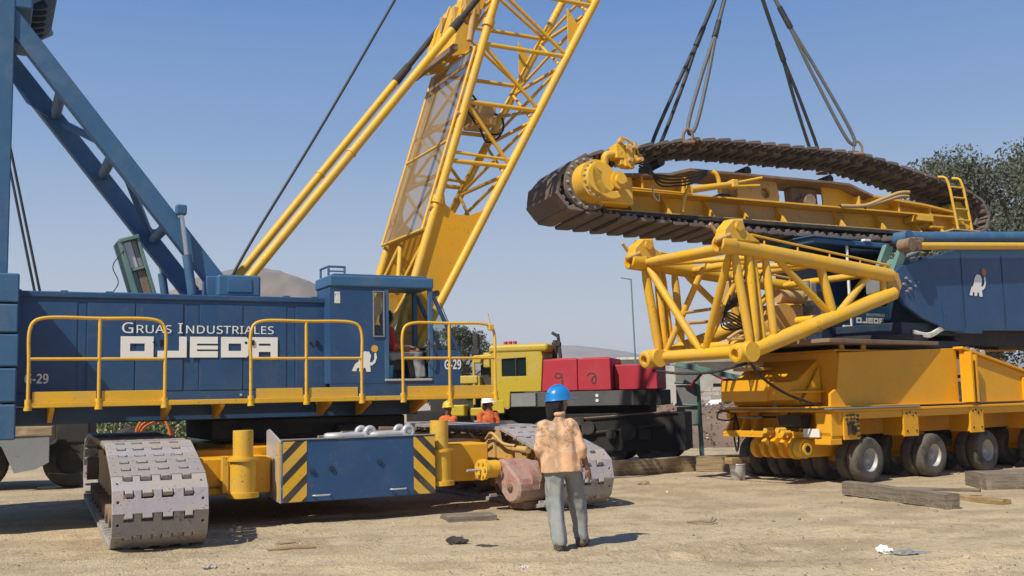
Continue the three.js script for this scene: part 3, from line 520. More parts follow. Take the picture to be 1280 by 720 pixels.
// upper boom of the lifting crane, reaching over the load
{
  const boom = C1.children.find(o => o.name === 'lattice_boom'), hz = 1.0;
  const rear = y => 1.93 + .317 * (y - 3.9), front = y => 2.32 + .568 * (y - 3.33), y0 = 11.6, y1 = 21.0, dx = .444;
  const X = (fn, y) => fn(y0) + (y - y0) * dx + (fn === front ? -(fn(y0) - rear(y0) - 1.9) * Math.min(1, (y - y0) / 2) : 0);
  for (const s of [1, -1]) for (const fn of [rear, front]) {
    mk('chord', [tb([fn(y0), y0, s * hz], [X(fn, y0 + 2), y0 + 2, s * hz], .078, .078, 10), tb([X(fn, y0 + 2), y0 + 2, s * hz], [X(fn, y1), y1, s * hz * .5], .078, .07, 10)], M.yellow, boom);
  }
  for (let k = 0; k < 6; k++) { const y = y0 + .4 + k * 1.6, w = y > y0 + 2 ? hz - .5 * hz * (y - y0 - 2) / (y1 - y0 - 2) : hz; for (const s of [1, -1]) { mk('lacing', tb([X(rear, y), y, s * w], [X(front, y), y, s * w], .036, .036, 6), M.yellow, boom); mk('lacing', tb([X(rear, y + 1.5), y + 1.5, s * w * .97], [X(front, y), y, s * w], .034, .034, 6), M.yellow, boom); } }
  const hx = 10.4, hzz = -.39;
  mk('boom_head', [beam([X(rear, y1) + .9, y1, 0], [hx - .2, y1 + 1.2, 0], 1.0, .9, V(0, 1, 0), .05), cyl([hx - .3, y1 + 1.1, -.3], 'z', .42, .9, 28)], M.yellow, boom);
  for (const d of [-.06, .06]) mk('load_line', tb([hx + d, y1 + 1.1, hzz], [hx + d, 12.8, hzz], .016, .016, 6), M.rope, boom);
}

// ---------- the crawler track hanging from slings ----------
const TQ = (() => { const a = rad(27), r = rad(5), X = V(Math.cos(a), 0, -Math.sin(a)), Z0 = V(Math.sin(a), 0, Math.cos(a)), Y0 = V(0, 1, 0); const Z = Z0.clone().multiplyScalar(Math.cos(r)).addScaledVector(Y0, Math.sin(r)), Y = Y0.clone().multiplyScalar(Math.cos(r)).addScaledVector(Z0, -Math.sin(r)); return new THREE.Quaternion().setFromRotationMatrix(new THREE.Matrix4().makeBasis(X, Y, Z)); })();
const TP = V(6.867, 5.058, -22);
const T = thing('crawler_track_assembly', 'long crawler track with yellow frame hanging in the air from four wire slings', 'crawler track', TP.toArray());
T.quaternion.copy(TQ);
{
  const w = 1.22, zc = -.61;
  const path = [[-6.14, -.01], [-4.73, -.08], [-3.2, -.13], [-1.13, -.17], [1.5, -.15], [3.4, -.05], [4.5, .08], [4.95, .28], [5.13, .62], [5.0, .96], [4.72, 1.16], [4.19, 1.31], [2.92, 1.58], [1.71, 1.79], [1.12, 1.87], [.3, 1.86], [-.62, 1.85], [-2.14, 1.83], [-3.38, 1.76], [-4.08, 1.63], [-5.14, 1.40], [-6.04, 1.18], [-6.47, .92], [-6.68, .68], [-6.74, .35], [-6.56, .09]];
  layTrack(T, path, true, .40, w, .075, .12, zc, darkShoeMats, flatShoe, 3);
  // frame
  const z0 = -.22, zb = -1.0;
  mk('lower_girder', [bx(-5.6, 4.3, .12, .60, z0 - .34, z0 - .30, .006), bx(-5.6, 4.3, .12, .60, zb, zb + .04, .006), bx(-5.6, 4.3, .58, .62, z0 - .34, z0 + .02, .006)], M.yellow, T);
  mk('roller_rail', bx(-5.7, 4.35, .04, .12, zb - .06, z0 + .16, .01), M.dark, T);
  mk('flange_edge', bx(-5.6, 4.3, .122, .145, z0 + .0, z0 + .14, .006), M.yellowDusty, T);
  mk('top_flange', poly([[-5.55, .88], [-3.95, 1.02], [-3.45, 1.16], [.36, 1.18], [.9, 1.17], [1.57, .96], [1.55, .91], [.88, 1.12], [.34, 1.13], [-3.42, 1.11], [-3.95, .97], [-5.55, .83]], zb, z0 + .02), M.rusty, T);
  mk('upper_girder', poly([[-5.6, .62], [-3.3, .62], [-3.3, 1.14], [-3.5, 1.13], [-3.95, 1.02], [-5.55, .90]], z0 - .34, z0 - .30), M.yellow, T);
  mk('upper_girder', [poly([[.36, .62], [4.15, .62], [4.1, .72], [3.17, .84], [1.57, .94], [.9, 1.14], [.36, 1.16]], z0 - .34, z0 - .30)], M.yellow, T);
  mk('end_flange', [poly([[1.58, .955], [3.17, .86], [4.15, .74], [4.15, .70], [3.17, .81], [1.58, .905]], zb, z0 + .02)], M.yellow, T);
  mk('pivot_bracket', [poly([[-2.1, .60], [-1.0, .60], [-.95, .8], [-1.0, 1.13], [-2.05, 1.13]], z0 - .30, z0 - .22, [ring(-1.33, .86, .12, 16)], .006), bx(-2.06, -1.0, .62, 1.12, zb, z0 - .34, .01)], M.yellowDusty, T);
  mk('dusty_web', bx(-2.9, .9, .125, .575, z0 - .30, z0 - .285, .004), M.yellowDusty, T);
  mk('track_adjuster', [bx(-.42, .34, .62, 1.13, zb + .1, z0 - .42, .05), cyl([-.2, .74, -.5], 'z', .14, .4, 14)], M.rusty, T);
  mk('valve_chest', bx(-2.42, -2.12, .62, .84, zb + .1, z0 - .40, .05), M.dark, T);
  for (const [x, h] of [[-4.92, .5], [-4.02, .46], [-2.95, .46], [-2.05, .42], [-1.05, .44], [.62, .46], [1.85, .46], [2.95, .46], [3.75, .4]]) mk('web_gusset', poly([[-.30, .12], [0.06, .12], [-.24, .12 + h], [-.30, .12 + h]], -.02, .02).rotateY(-Math.PI / 2).translate(x, 0, z0), M.yellow, T);
  for (const x of [-4.6, -3.6, 1.2, 2.4, 3.4]) mk('web_rib', bx(x - .02, x + .02, .62, x < -3.5 ? .93 : x > 3 ? .80 : .92, z0 - .32, z0 - .04, .005), M.yellow, T);
  for (const x of [-5.1, -2.6, -1.6, .1, 1.4, 3.0]) for (let k = 0; k < 3; k++) mk('flange_bolt', cyl([x + k * .2, .14, z0 + .05], 'y', .035, .06, 6), M.yellowDusty, T);
  for (let k = 0; k < 15; k++) mk('road_roller', [cyl([-5.3 + k * .66, .06 - .09 * Math.sin(Math.PI * (k + 1) / 16), zc], 'z', .11, .86, 14)], M.dark, T);
  for (const x of [-4.1, -1.9, .4, 2.4]) mk('carrier_roller', [cyl([x, x > 2 ? 1.0 : 1.26, zc], 'z', .09, .7, 12)], M.dark, T);
  mk('rear_idler', [cyl([4.5, .62, zc], 'z', .42, .5, 28), poly([[3.6, .2], [4.6, .42], [4.74, .6], [4.6, .8], [3.6, .72]], z0 - .26, z0 - .20)], M.yellow, T);
  // drive drum
  const c = [-6.02, .58];
  mk('drive_sprocket', [cyl([c[0], c[1], zc], 'z', .50, .9, 32), cyl([c[0], c[1], -.03], 'z', .52, .10, 32)], M.shoeDark, T);
  for (let k = 0; k < 18; k++) { const a = k / 18 * 2 * Math.PI; mk('sprocket_bolt', cyl([c[0] + .47 * Math.cos(a), c[1] + .47 * Math.sin(a), .03], 'z', .025, .04, 6), M.galv, T); }
  const drum = mk('gearbox_drum', [cyl([c[0] + .03, c[1], .14], 'z', .40, .36, 36, .38), cyl([c[0] + .05, c[1], .36], 'z', .33, .12, 32, .30)], M.yellow, T);
  mk('drum_flange', [poly([...arc(c[0] + .25, c[1] + .02, .42, 150, 300, 14), ...arc(c[0] + .3, c[1], .24, 290, 150, 10)], .30, .42, [], .02), bx(c[0] + .12, c[0] + .9, c[1] - .40, c[1] + .16, -.2, .16, .04), cyl([c[0] + .42, c[1] - .02, .26], 'z', .17, .36, 24), cyl([c[0] + .42, c[1] - .02, .46], 'z', .10, .1, 18)], M.yellow, T);
  for (let k = 0; k < 12; k++) { const a = rad(120 + k * 17); mk('drum_bolt', cyl([c[0] + .08 + .37 * Math.cos(a), c[1] + .37 * Math.sin(a), .33], 'z', .02, .06, 6), M.galv, T); }
  // hydraulic motor and valve cluster
  const hv = grp('hydraulic_motor', T);
  mk('motor_pipe', [pipe([[c[0] + .2, .86, .3], [c[0] + .22, 1.04, .34], [c[0] + .38, 1.08, .36], [c[0] + .62, 1.10, .36]], .075, 18, 10)], M.yellow, hv);
  const vb = []; for (const [x, y, z, a, b, d] of [[-5.52, 1.12, .34, .12, .14, .12], [-5.36, 1.05, .36, .10, .22, .1], [-5.24, 1.16, .3, .09, .1, .1], [-5.42, .92, .34, .13, .06, .1], [-5.16, 1.02, .36, .07, .07, .07], [-5.46, 1.28, .34, .05, .09, .05], [-5.30, .86, .4, .06, .05, .06]]) vb.push(bx(x - a, x + a, y - b, y + b, z - d, z + d, .02));
  mk('valve_body', vb, M.yellow, hv);
  for (const [x, y] of [[-5.53, 1.30], [-5.40, 1.18], [-5.22, 1.22], [-5.35, .95], [-5.12, .98]]) mk('valve_fitting', [cyl([x, y, .48], 'z', .045, .12, 8), cyl([x + .06, y + .06, .40], 'y', .03, .14, 8)], M.yellowDusty, hv);
  mk('valve_pipe', [pipe([[-5.5, 1.34, .34], [-5.44, 1.42, .36], [-5.2, 1.34, .36], [-5.08, 1.18, .36], [-5.08, 1.0, .34]], .022, 22, 6)], M.yellow, hv);
  mk('hydraulic_hose', [0, 1, 2, 3].map(k => pipe([[-5.08, 1.0 - k * .05, .36], [-4.85, .95 - k * .06, .34], [-4.55, .62 + k * .045, .20 + k * .05], [-4.1, .64 + k * .05, .14 + k * .04], [-3.6, .76 + k * .06, .08], [-3.2, .98 + k * .03, .0]], .02, 34, 6)), M.hose, T);
  mk('grease_hose', [pipe([[-4.62, .6, .1], [-4.66, .4, .16], [-4.55, .3, .16], [-4.5, .45, .12]], .016, 20, 6)], M.galv, T);
  mk('tie_bar', tb([-5.0, .62, z0 + .06], [-3.5, .60, z0 + .06], .022), M.yellow, T);
  // steel clevis rod and curved bar in front of the frame
  mk('clevis_rod', [tb([-3.72, .60, .10], [-2.62, .80, .10], .075, .06, 12), tb([-2.65, .80, .16], [-1.92, .97, .16], .03), tb([-2.65, .76, .04], [-1.9, .84, .04], .03), bx(-2.72, -2.56, .70, .88, 0, .2, .03)], M.yellow, T);
  mk('curved_bar', pipe([[-3.93, .14, .04], [-3.86, .42, .05], [-3.74, .66, .06], [-3.76, .80, .06], [-3.86, .82, .06]], .045, 20, 8), M.yellow, T);
  mk('curved_bar', pipe([[-2.92, .62, 0], [-2.94, .9, .03], [-3.0, 1.02, .03], [-3.06, 1.06, 0]], .045, 18, 8), M.yellow, T);
  mk('bent_pipe', [pipe([[.3, .55, .02], [1.0, .60, .06], [1.6, .80, .08], [2.1, .96, .08], [2.4, 1.0, .06]], .045, 26, 8), pipe([[1.0, .56, .05], [1.6, .74, .08], [2.1, .88, .08], [2.36, .90, .06]], .04, 26, 8)], M.yellowDusty, T);
  // access ladder
  const ld = grp('access_ladder', T);
  for (const x of [3.62, 4.08]) mk('ladder_rail', pipe([[x + .12, .20, .14], [x + .06, .75, .15], [x, 1.25, .15], [x - .05, 1.42, .12], [x - .14, 1.46, 0]], .032, 24, 8), M.yellow, ld);
  for (const [y, d] of [[.42, .08], [.68, .06], [.95, .03], [1.2, 0]]) mk('ladder_rung', tb([3.62 + d, y, .15], [4.08 + d, y, .15], .022), M.yellow, ld);
  mk('ladder_step', bx(3.45, 4.35, .14, .18, -.1, .24, .01), M.yellowDusty, T);
  mk('box_bracket', [bx(2.75, 3.3, .42, .56, z0 - .28, z0 + .1, .01), bx(3.2, 3.6, .28, .32, z0 - .28, z0 + .1, .008), bx(4.1, 4.5, .44, .62, z0 - .28, z0 - .05, .02)], M.yellow, T);
}
// slings and hook
{
  const W = p => V(...p).applyQuaternion(TQ).add(TP), apex = W([-1.09, 6.944, -.6]);
  const hk = thing('hook_block', 'crane hook block that carries the four slings above the track', 'hook', apex.toArray());
  mk('hook_body', [poly([[-.3, .5], [.3, .5], [.36, .9], [0, 1.15], [-.36, .9]], -.18, .18, [], .03), tb([0, .5, 0], [0, .2, 0], .09)], M.yellow, hk);
  mk('hook', pipe([[0, .3, 0], [0, .12, 0], [.14, 0, 0], [.1, -.16, 0], [-.06, -.2, 0], [-.2, -.06, 0]], .06, 30, 10), M.dark, hk);
  const spec = [[[-3.60, 1.66, .02], .50, 'grey rope sling with rusty shackle on the drive drum end of the hanging track', true], [[-3.68, 1.62, -1.26], .52, 'black rope sling paired with the grey sling at the drive drum end of the track'], [[1.03, 1.84, .02], .60, 'grey rope sling with rusty shackle on the ladder end of the hanging track', true], [[1.16, 1.78, -1.26], .50, 'black rope sling paired with the grey sling at the ladder end of the track']];
  for (const [p, f, lab, near] of spec) {
    const a = W(p), s = thing('wire_sling', lab, 'sling', a.toArray(), 0, 'slings holding the hanging track'), d = apex.clone().sub(a), side = d.clone().cross(V(0, 0, 1)).normalize();
    const m = d.clone().multiplyScalar(f), t1 = side.clone().multiplyScalar(.075), lowp = d.clone().normalize().multiplyScalar(.26);
    mk('single_rope', tb(m, d.clone().multiplyScalar(.985), .046, .046, 8), near ? M.ropeGrey : M.rope, s);
    mk('double_rope', [pipe([m, m.clone().multiplyScalar(.55).addScaledVector(t1, .9), lowp.clone().addScaledVector(t1, .8), lowp.clone().multiplyScalar(.6)], .040, 24, 8), pipe([m, m.clone().multiplyScalar(.55).addScaledVector(t1, -.9), lowp.clone().addScaledVector(t1, -.8), lowp.clone().multiplyScalar(.6)], .040, 24, 8)], near ? M.ropeGrey : M.rope, s);
    mk('ferrule', tb(m.clone().multiplyScalar(.95), m.clone().multiplyScalar(1.11), .066, .06, 10), M.rope, s);
    mk('shackle', [pipe([[-.08, -.06, 0], [-.09, .12, 0], [0, .24, 0], [.09, .12, 0], [.08, -.06, 0]], .03, 22, 8), tb([-.13, -.04, 0], [.13, -.04, 0], .04)], M.rusty, s);
  }
}

// ---------- second crane, stripped of its tracks, and the trailer that carries it ----------
const DO = [5.638, 0, -20.117], DY = 32;
const H = thing('heavy_trailer', 'yellow multi axle transport trailer with rows of paired grey tyres under the second crane', 'trailer', DO, DY);
{
  mk('trailer_deck', [bx(-.95, 9.0, 1.27, 1.315, -1.42, 1.44, .008), bx(-.8, 9.0, 1.14, 1.27, 1.30, 1.40, .01), bx(-.8, 9.0, 1.14, 1.27, -1.40, -1.30, .01), bx(-.4, 9.0, .80, 1.26, -.5, .5, .02)], M.amber, H);
  mk('deck_edge', bx(-1.02, 1.4, 1.318, 1.345, -1.40, 1.46, .006), M.greySteel, H);
  for (const x of [-.68, .95, 2.95, 4.9, 6.8]) mk('hanger_plate', [bx(x, x + .42, .78, 1.268, 1.385, 1.42, .006), bx(x + .05, x + .37, .80, 1.26, .9, 1.385, .01)], M.amber, H);
  for (const x of [.98, 2.98]) for (const [a, b] of [[.06, .08], [.32, .08], [.06, .4], [.32, .4], [.15, .42], [.24, .36]]) mk('plate_bolt', cyl([x + a, .80 + b, 1.425], 'z', .018, .02, 6), M.dark, H);
  // control panel with pipes on the first hanger
  const cp = []; for (let k = 0; k < 6; k++) cp.push(pipe([[-.60, .86 + k * .035, 1.43], [-.52, .90 + k * .04, 1.445], [-.44, .86 + k * .03, 1.44], [-.36, .92 + k * .02, 1.43]], .009, 14, 5));
  mk('panel_pipes', cp, M.dark, H);
  for (let k = 0; k < 12; k++) mk('panel_valve', cyl([-.60 + .09 * (k % 4) + rr(-.015, .015), 1.08 + .065 * ((k / 4) | 0) + rr(-.01, .01), 1.43], 'z', rr(.015, .028), .05, 8), M.dark, H);
  for (let k = 0; k < 5; k++) mk('panel_valve', cyl([-.32, .84 + k * .09, 1.43], 'z', .022, .04, 8), M.dark, H);
  // front beam
  mk('front_beam', [bx(-.62, -.56, .84, 1.268, -1.36, 1.36, .01), bx(-.95, -.62, .80, .85, -1.36, 1.36, .008), bx(-.95, -.88, .85, .92, -1.36, 1.36, .008), bx(-1.0, -.7, .70, .80, 1.02, 1.38, .01), bx(-.95, -.62, .85, 1.268, 1.02, 1.38, .01)], M.amber, H);
  for (const [z, l] of [[-1.3, .34], [-.95, .3], [-.6, .34], [.1, .3], [.55, .28]]) mk('beam_gusset', poly([[0, .86], [-l, .86], [-.06, 1.26], [0, 1.26]], z - .02, z + .02).translate(-.62, 0, 0), M.amber, H);
  mk('front_shelf', [bx(-1.10, -.7, 1.16, 1.20, -.75, -.15, .006), poly([[0, 1.22], [-.32, 1.22], [-.28, 1.02], [-.1, .98]], .15, .7).translate(-.68, 0, 0)], M.dark, H);
  mk('registration_plate', bx(-1.02, -.985, .83, .98, .78, 1.15, .004), M.whiteDirt, H);
  for (const [z, y] of [[.3, .95], [.42, .90], [.0, .94]]) mk('hydraulic_fitting', cyl([-1.08, y, z], 'x', .05, .2, 10), M.yellow, H);
  // suspension knuckles in front of the first axle line
  const sk = grp('suspension_knuckle', H);
  mk('knuckle_arm', [bx(-1.0, .1, .46, .80, .35, .80, .04)], M.amber, sk);
  for (let k = 0; k < 5; k++) mk('knuckle_ring', [cyl([-1.02, .62, -.32 + k * .23], 'z', .19 - .012 * (k % 2), .1, 24)], M.amber, sk);
  mk('knuckle_eye', [cyl([-1.02, .62, .74], 'z', .17, .16, 24), cyl([-1.02, .62, .84], 'z', .11, .06, 20)], M.yellow, sk);
  mk('knuckle_bore', cyl([-1.02, .62, .872], 'z', .06, .01, 14), M.black, sk);
  // wheels
  const tyreG = (() => { const p = [[.21, -.115], [.30, -.125], [.375, -.118], [.400, -.088], [.408, -.04], [.408, .04], [.400, .088], [.375, .118], [.30, .125], [.21, .115]].map(a => new THREE.Vector2(...a)); return uvBox(new THREE.LatheGeometry(p, 40).rotateX(Math.PI / 2)); })();
  const rimG = (() => { const p = [[.212, -.115], [.225, -.1], [.20, -.07], [.19, .0], [.20, .06], [.225, .1], [.215, .112], [.195, .10], [.175, .02], [.14, .0], [.13, -.02], [.06, -.03], [.055, .05], [.0, .055]].map(a => new THREE.Vector2(...a)); return uvBox(join([new THREE.LatheGeometry(p, 32).rotateX(Math.PI / 2), Array.from({ length: 8 }, (_, k) => cyl([.105 * Math.cos(k * .785), .105 * Math.sin(k * .785), .0], 'z', .012, .05, 6))])); })();
  for (const x of [0, 1.8, 3.75, 5.6, 7.4]) {
    mk('axle_beam', [bx(x - .1, x + .1, .34, .48, -1.1, .95, .03), bx(x - .15, x + .5, .45, .8, .5, .85, .03), bx(x - .15, x + .5, .45, .8, -.85, -.5, .03)], M.amber, H);
    for (const z of [1.29, 1.02, .46, .19, -.42, -.69, -1.17, -1.44]) {
      const wh = grp('wheel', H); wh.position.set(x + rr(-.015, .015), .398, z - (x === 3.75 ? .2 : 0)); wh.rotation.order = 'YXZ'; wh.rotation.y = rad(3); wh.rotation.z = rr(0, 6);
      const t = new THREE.Mesh(tyreG, M.rubber), r = new THREE.Mesh(rimG, M.rim); t.name = 'tyre'; r.name = 'rim'; for (const m of [t, r]) { m.castShadow = m.receiveShadow = true; wh.add(m); }
      if (z !== 1.29) r.scale.z = .8;
    }
  }
}
const C2 = thing('crawler_crane', 'blue and yellow crane without tracks resting on the trailer, short lattice boom stub pointing out', 'crane', [DO[0], 0, DO[2]], DY);
{
  // car body
  mk('car_body', [
    poly([[-.72, 1.36], [-.70, 1.60], [-.52, 1.70], [-.42, 2.34], [2.98, 2.44], [2.98, 1.36]], 1.12, 1.18, [], .005),
    poly([[-.72, 1.36], [-.70, 1.60], [-.52, 1.70], [-.42, 2.34], [2.98, 2.44], [2.98, 1.36]], -1.18, -1.12, [], .005),
    bx(-.46, 2.98, 2.36, 2.40, -1.12, 1.12), bx(-.46, -.42, 1.36, 2.36, -1.12, 1.12), bx(2.94, 2.985, 1.36, 2.41, -1.12, 1.12), bx(-1.19, 3.3, 1.352, 1.375, -1.2, 1.30, .004)], M.amber, C2);
  mk('front_arm', [poly([[-1.25, 1.50], [-1.25, 1.82], [-1.0, 1.86], [-.42, 2.26], [-.42, 1.40], [-1.0, 1.40], [-1.05, 1.50]], -.95, .70, [], .01), bx(-1.30, -1.2, 1.48, 1.88, -1.0, .2, .01)], M.amber, C2);
  mk('front_arm_rib', [bx(-1.22, -.42, 1.62, 1.66, .70, .86, .006), poly([[-1.0, 1.44], [-.5, 1.44], [-.5, 2.1]], .74, .78)], M.yellow, C2);
  mk('arm_clamp', [cyl([-.9, 2.18, -.5], 'z', .08, .4, 10), bx(-1.15, -.7, 2.06, 2.12, -.8, -.2), tb([-.95, 2.1, -.6], [-.9, 2.4, -.6], .04)], M.yellowDusty, C2);
  mk('side_arm', [poly([[2.98, 1.36], [2.98, 2.40], [5.3, 1.86], [7.5, 1.76], [7.5, 1.36]], 1.24, 1.30, [], .005), beam([2.9, 2.44, 1.27], [5.3, 1.90, 1.27], .22, .05), bx(2.98, 3.04, 1.37, 2.36, 1.30, 1.50, .006), bx(3.18, 3.24, 1.37, 2.30, 1.30, 1.46, .006), bx(4.9, 5.4, 1.37, 1.84, 1.30, 1.38, .01)], M.amber, C2);
  mk('rear_rail', [bx(2.6, 7.2, 2.46, 2.58, -.3, -.2, .01), bx(4.0, 4.08, 1.9, 2.46, -.3, -.2, .01)], M.yellow, C2);
  for (let k = 0; k < 4; k++) mk('pipe_end', [cyl([3.35 + k * .16, 2.40 - k * .02, .95], 'z', .07, .5, 14)], k % 2 ? M.galv : M.rusty, C2);
  mk('spacer_bar', [beam([4.0, 2.05, .9], [4.9, 1.98, .9], .14, .08), bx(3.9, 5.2, 1.86, 1.92, .2, 1.1)], M.rusty, C2);
  for (const x of [.35, -.25]) mk('lifting_lug', poly([[x, 2.36], [x + .16, 2.36], [x + .12, 2.52], [x + .03, 2.5]], 1.0, 1.04), M.yellow, C2);
  mk('slewing_ring', [cyl([1.9, 2.55, 0], 'y', 1.1, .3, 40)], M.dark, C2);
  mk('lower_platform', poly([[-1.25, 1.70], [2.4, 1.215], [2.4, -1.9], [-1.25, -1.9]], 0, .07, [], .006).rotateX(Math.PI / 2).translate(0, 2.56, 0), M.rusty, C2);
  mk('rear_underframe', bx(3.3, 7.6, 2.5, 2.83, -1.0, .95, .02), M.dark, C2);
  mk('white_pipe', [tb([-.6, 2.44, -1.35], [1.9, 2.46, -1.35], .07)], M.whiteDirt, C2);
  // superstructure
  const prof = [[1.30, 3.60], [1.28, 3.78], [1.36, 3.93], [1.55, 4.03], [2.6, 4.28], [3.3, 4.46], [7.6, 4.72], [7.6, 2.86], [3.95, 2.80], [3.95, 2.74], [3.15, 2.74], [2.85, 2.80], [2.05, 3.02], [1.55, 3.26]];
  mk('side_plate', poly(prof, 1.06, 1.14, [], .012), M.blue, C2); mk('side_plate', poly(prof, -1.14, -1.06, [], .012), M.blue, C2);
  mk('body_shell', [bx(3.3, 7.6, 2.82, 4.4, -1.06, 1.06, .02), bx(1.6, 3.3, 2.7, 2.95, -1.2, 1.0, .02), bx(.4, 3.4, 2.44, 2.60, -1.9, 1.0, .03)], M.navy, C2);
  mk('access_panel', bx(2.72, 3.28, 2.78, 3.30, 1.14, 1.155, .004), M.blue, C2);
  for (const x of [3.38, 4.75]) mk('panel_seam', bx(x, x + .012, 2.86, 4.4, 1.138, 1.150, .001), M.navy, C2);
  mk('pin_bolts', [[0, .12], [.1, .06], [.1, -.08], [0, -.13], [-.08, 0]].map(([a, b]) => cyl([1.62 + a, 3.66 + b, 1.16], 'z', .03, .05, 8)).concat([.28, .36].map(a => cyl([1.62 + a, 3.66 + (a - .3), 1.15], 'z', .024, .03, 8))), M.greySteel, C2);
  const el = elephant(.60, 3.58, 3.50, 1.152); mk('elephant_emblem', el[0], M.white, C2); mk('emblem_ball', el[1], M.ballRust, C2);
  mk('white_hoses', [0, 1, 2].map(k => pipe([[1.9, 2.74 + k * .02, 1.0], [2.3, 2.66 + k * .03, 1.08], [2.7, 2.80 + k * .04, 1.1], [3.1, 2.86 + k * .05, 1.04]], .026, 20, 6)), M.whiteDirt, C2);
  mk('hose_bundle', Array.from({ length: 9 }, (_, k) => tb([4.2 + k * .11, 2.45, .7], [4.25 + k * .12, 2.84, .7], .035, .035, 6)), M.dark, C2);
  // pendant bars lying on the crane
  mk('pendant_bar', [tb([1.75, 4.40, 1.28], [7.5, 4.74, 1.28], .075, .075, 12)], M.yellow, C2);
  mk('pendant_clevis', [bx(1.45, 1.85, 4.30, 4.50, 1.18, 1.40, .03), cyl([1.5, 4.4, 1.30], 'z', .13, .26, 16), bx(1.75, 2.05, 4.50, 4.58, 1.1, 1.3, .02)], M.rusty, C2);
  mk('mast_tube', [tb([1.85, 4.60, .95], [7.5, 4.98, .95], .135, .135, 18), cyl([1.88, 4.60, .95], 'z', .15, .3, 18)], M.blueFade, C2);
  mk('mast_bracket', [poly([[1.55, 3.9], [1.75, 3.9], [2.15, 4.5], [1.95, 4.55]], .8, .9), poly([[1.55, 3.9], [1.75, 3.9], [2.15, 4.5], [1.95, 4.55]], .4, .5), cyl([2.05, 4.1, .6], 'z', .16, .5, 18)], M.teal, C2);
  mk('grey_housing', [bx(2.2, 3.2, 3.6, 4.15, -.3, .8, .04), tb([1.6, 4.0, .3], [3.2, 4.5, .3], .05)], M.greySteel, C2);
  // cab
  const cb = grp('operator_cab', C2), n = -.6, f = -1.78;
  mk('cab_body', [bx(1.15, 3.34, 2.44, 3.40, f, n, .03), bx(3.24, 3.34, 3.40, 4.70, f, n, .02), bx(1.15, 3.34, 3.40, 4.70, f, f + .05, .01)], M.navy, cb);
  mk('cab_side_panel', bx(2.12, 3.32, 2.46, 3.42, n - .01, n + .02, .01), M.blue, cb);
  mk('cab_roof', [bx(1.02, 3.40, 4.68, 4.80, f - .05, n + .05, .03), bx(.95, 2.2, 4.80, 4.83, f - .08, n + .08, .01)], M.blueFade, cb);
  for (const z of [n - .03, f + .05]) mk('cab_post', beam([1.15, 3.4, z], [1.15, 4.7, z], .07, .07), M.blueFade, cb);
  mk('cab_post', bx(2.05, 2.09, 2.62, 4.70, n - .03, n + .02, .006), M.white, cb);
  mk('white_panel', bx(1.80, 2.02, 2.62, 3.0, n + .002, n + .02, .006), M.white, cb);
  mk('side_window', poly([[2.16, 3.48], [3.2, 3.48], [3.24, 3.54], [3.24, 4.56], [3.16, 4.64], [2.16, 4.64]], n - .004, n + .004), M.glassTint, cb);
  mk('windscreen', new THREE.PlaneGeometry(1.1, 1.28).rotateY(-Math.PI / 2).translate(1.16, 4.04, (n + f) / 2), M.glass, cb);
  mk('cab_interior', [bx(2.4, 2.9, 3.4, 3.6, -1.5, -.9, .05), bx(2.8, 2.95, 3.55, 4.3, -1.45, -.95, .05), bx(1.3, 1.6, 3.4, 3.75, -1.7, -.8, .04)], M.dark, cb);
  mk('lettering', logoWord(.88, n + .026).map(g => g.translate(2.20, 3.05, 0)), M.white, cb);
  mk('lettering', letters('INDUSTRIALES', .055, 1.2, 2.52, 3.205, n + .026, fontR), M.white, cb);
  mk('roof_lamp', bx(2.55, 2.75, 4.80, 4.85, -.62, -.52, .01), M.white, cb);
  // boom stub
  const bs = grp('boom_butt_section', C2), zz = 1.2, TE = [-3.02, 4.14], BE = [-2.70, 2.33], TF = [1.08, 3.80], BF = [1.14, 3.47];
  const Lp = (a, b, t) => [a[0] + (b[0] - a[0]) * t, a[1] + (b[1] - a[1]) * t];
  const tp = (t, z) => [...Lp(TE, TF, t), z], bt = (t, z) => [...Lp(BE, BF, t), z];
  for (const s of [1, -1]) {
    mk('chord', tb(tp(0, s * zz), tp(1, s * zz), .136, .136, 18), M.yellow, bs); mk('chord', tb(bt(0, s * zz), bt(1, s * zz), .136, .136, 18), M.yellow, bs);
    mk('chord_rail', [tb([TE[0] + .5, TE[1] + .22, s * zz], [TF[0], TF[1] + .20, s * zz], .022, .022, 6), ...[.2, .4, .6, .8, .97].map(t => tb(tp(t, s * zz), [tp(t, 0)[0], tp(t, 0)[1] + .2, s * zz], .018, .018, 6))], M.yellow, bs);
    for (const [a, ta, b, tbb, r] of [[tp, .10, bt, .05, .095], [tp, .20, bt, .165, .085], [tp, .13, bt, .10, .06], [tp, .24, bt, .56, .07], [tp, .53, bt, .565, .095], [tp, .87, bt, .58, .075], [tp, .95, bt, .93, .07]]) mk('lacing', spindle(a(ta, s * zz), b(tbb, s * zz), r * .88, 12), M.yellow, bs);
    mk('foot_lug', [poly([[.95, 3.28], [1.3, 3.38], [1.44, 3.62], [1.36, 3.86], [1.02, 3.98]], s * zz - .13, s * zz + .0, [], .02)], M.yellowDusty, bs);
    // end fittings
    mk('pin_lug', [cyl([BE[0] - .06, BE[1], s * zz], 'z', .17, .34, 20), collar([BE[0] - .32, BE[1] - .03, s * zz], [BE[0] - .05, BE[1], s * zz], .16, .085, 20)], M.yellow, bs);
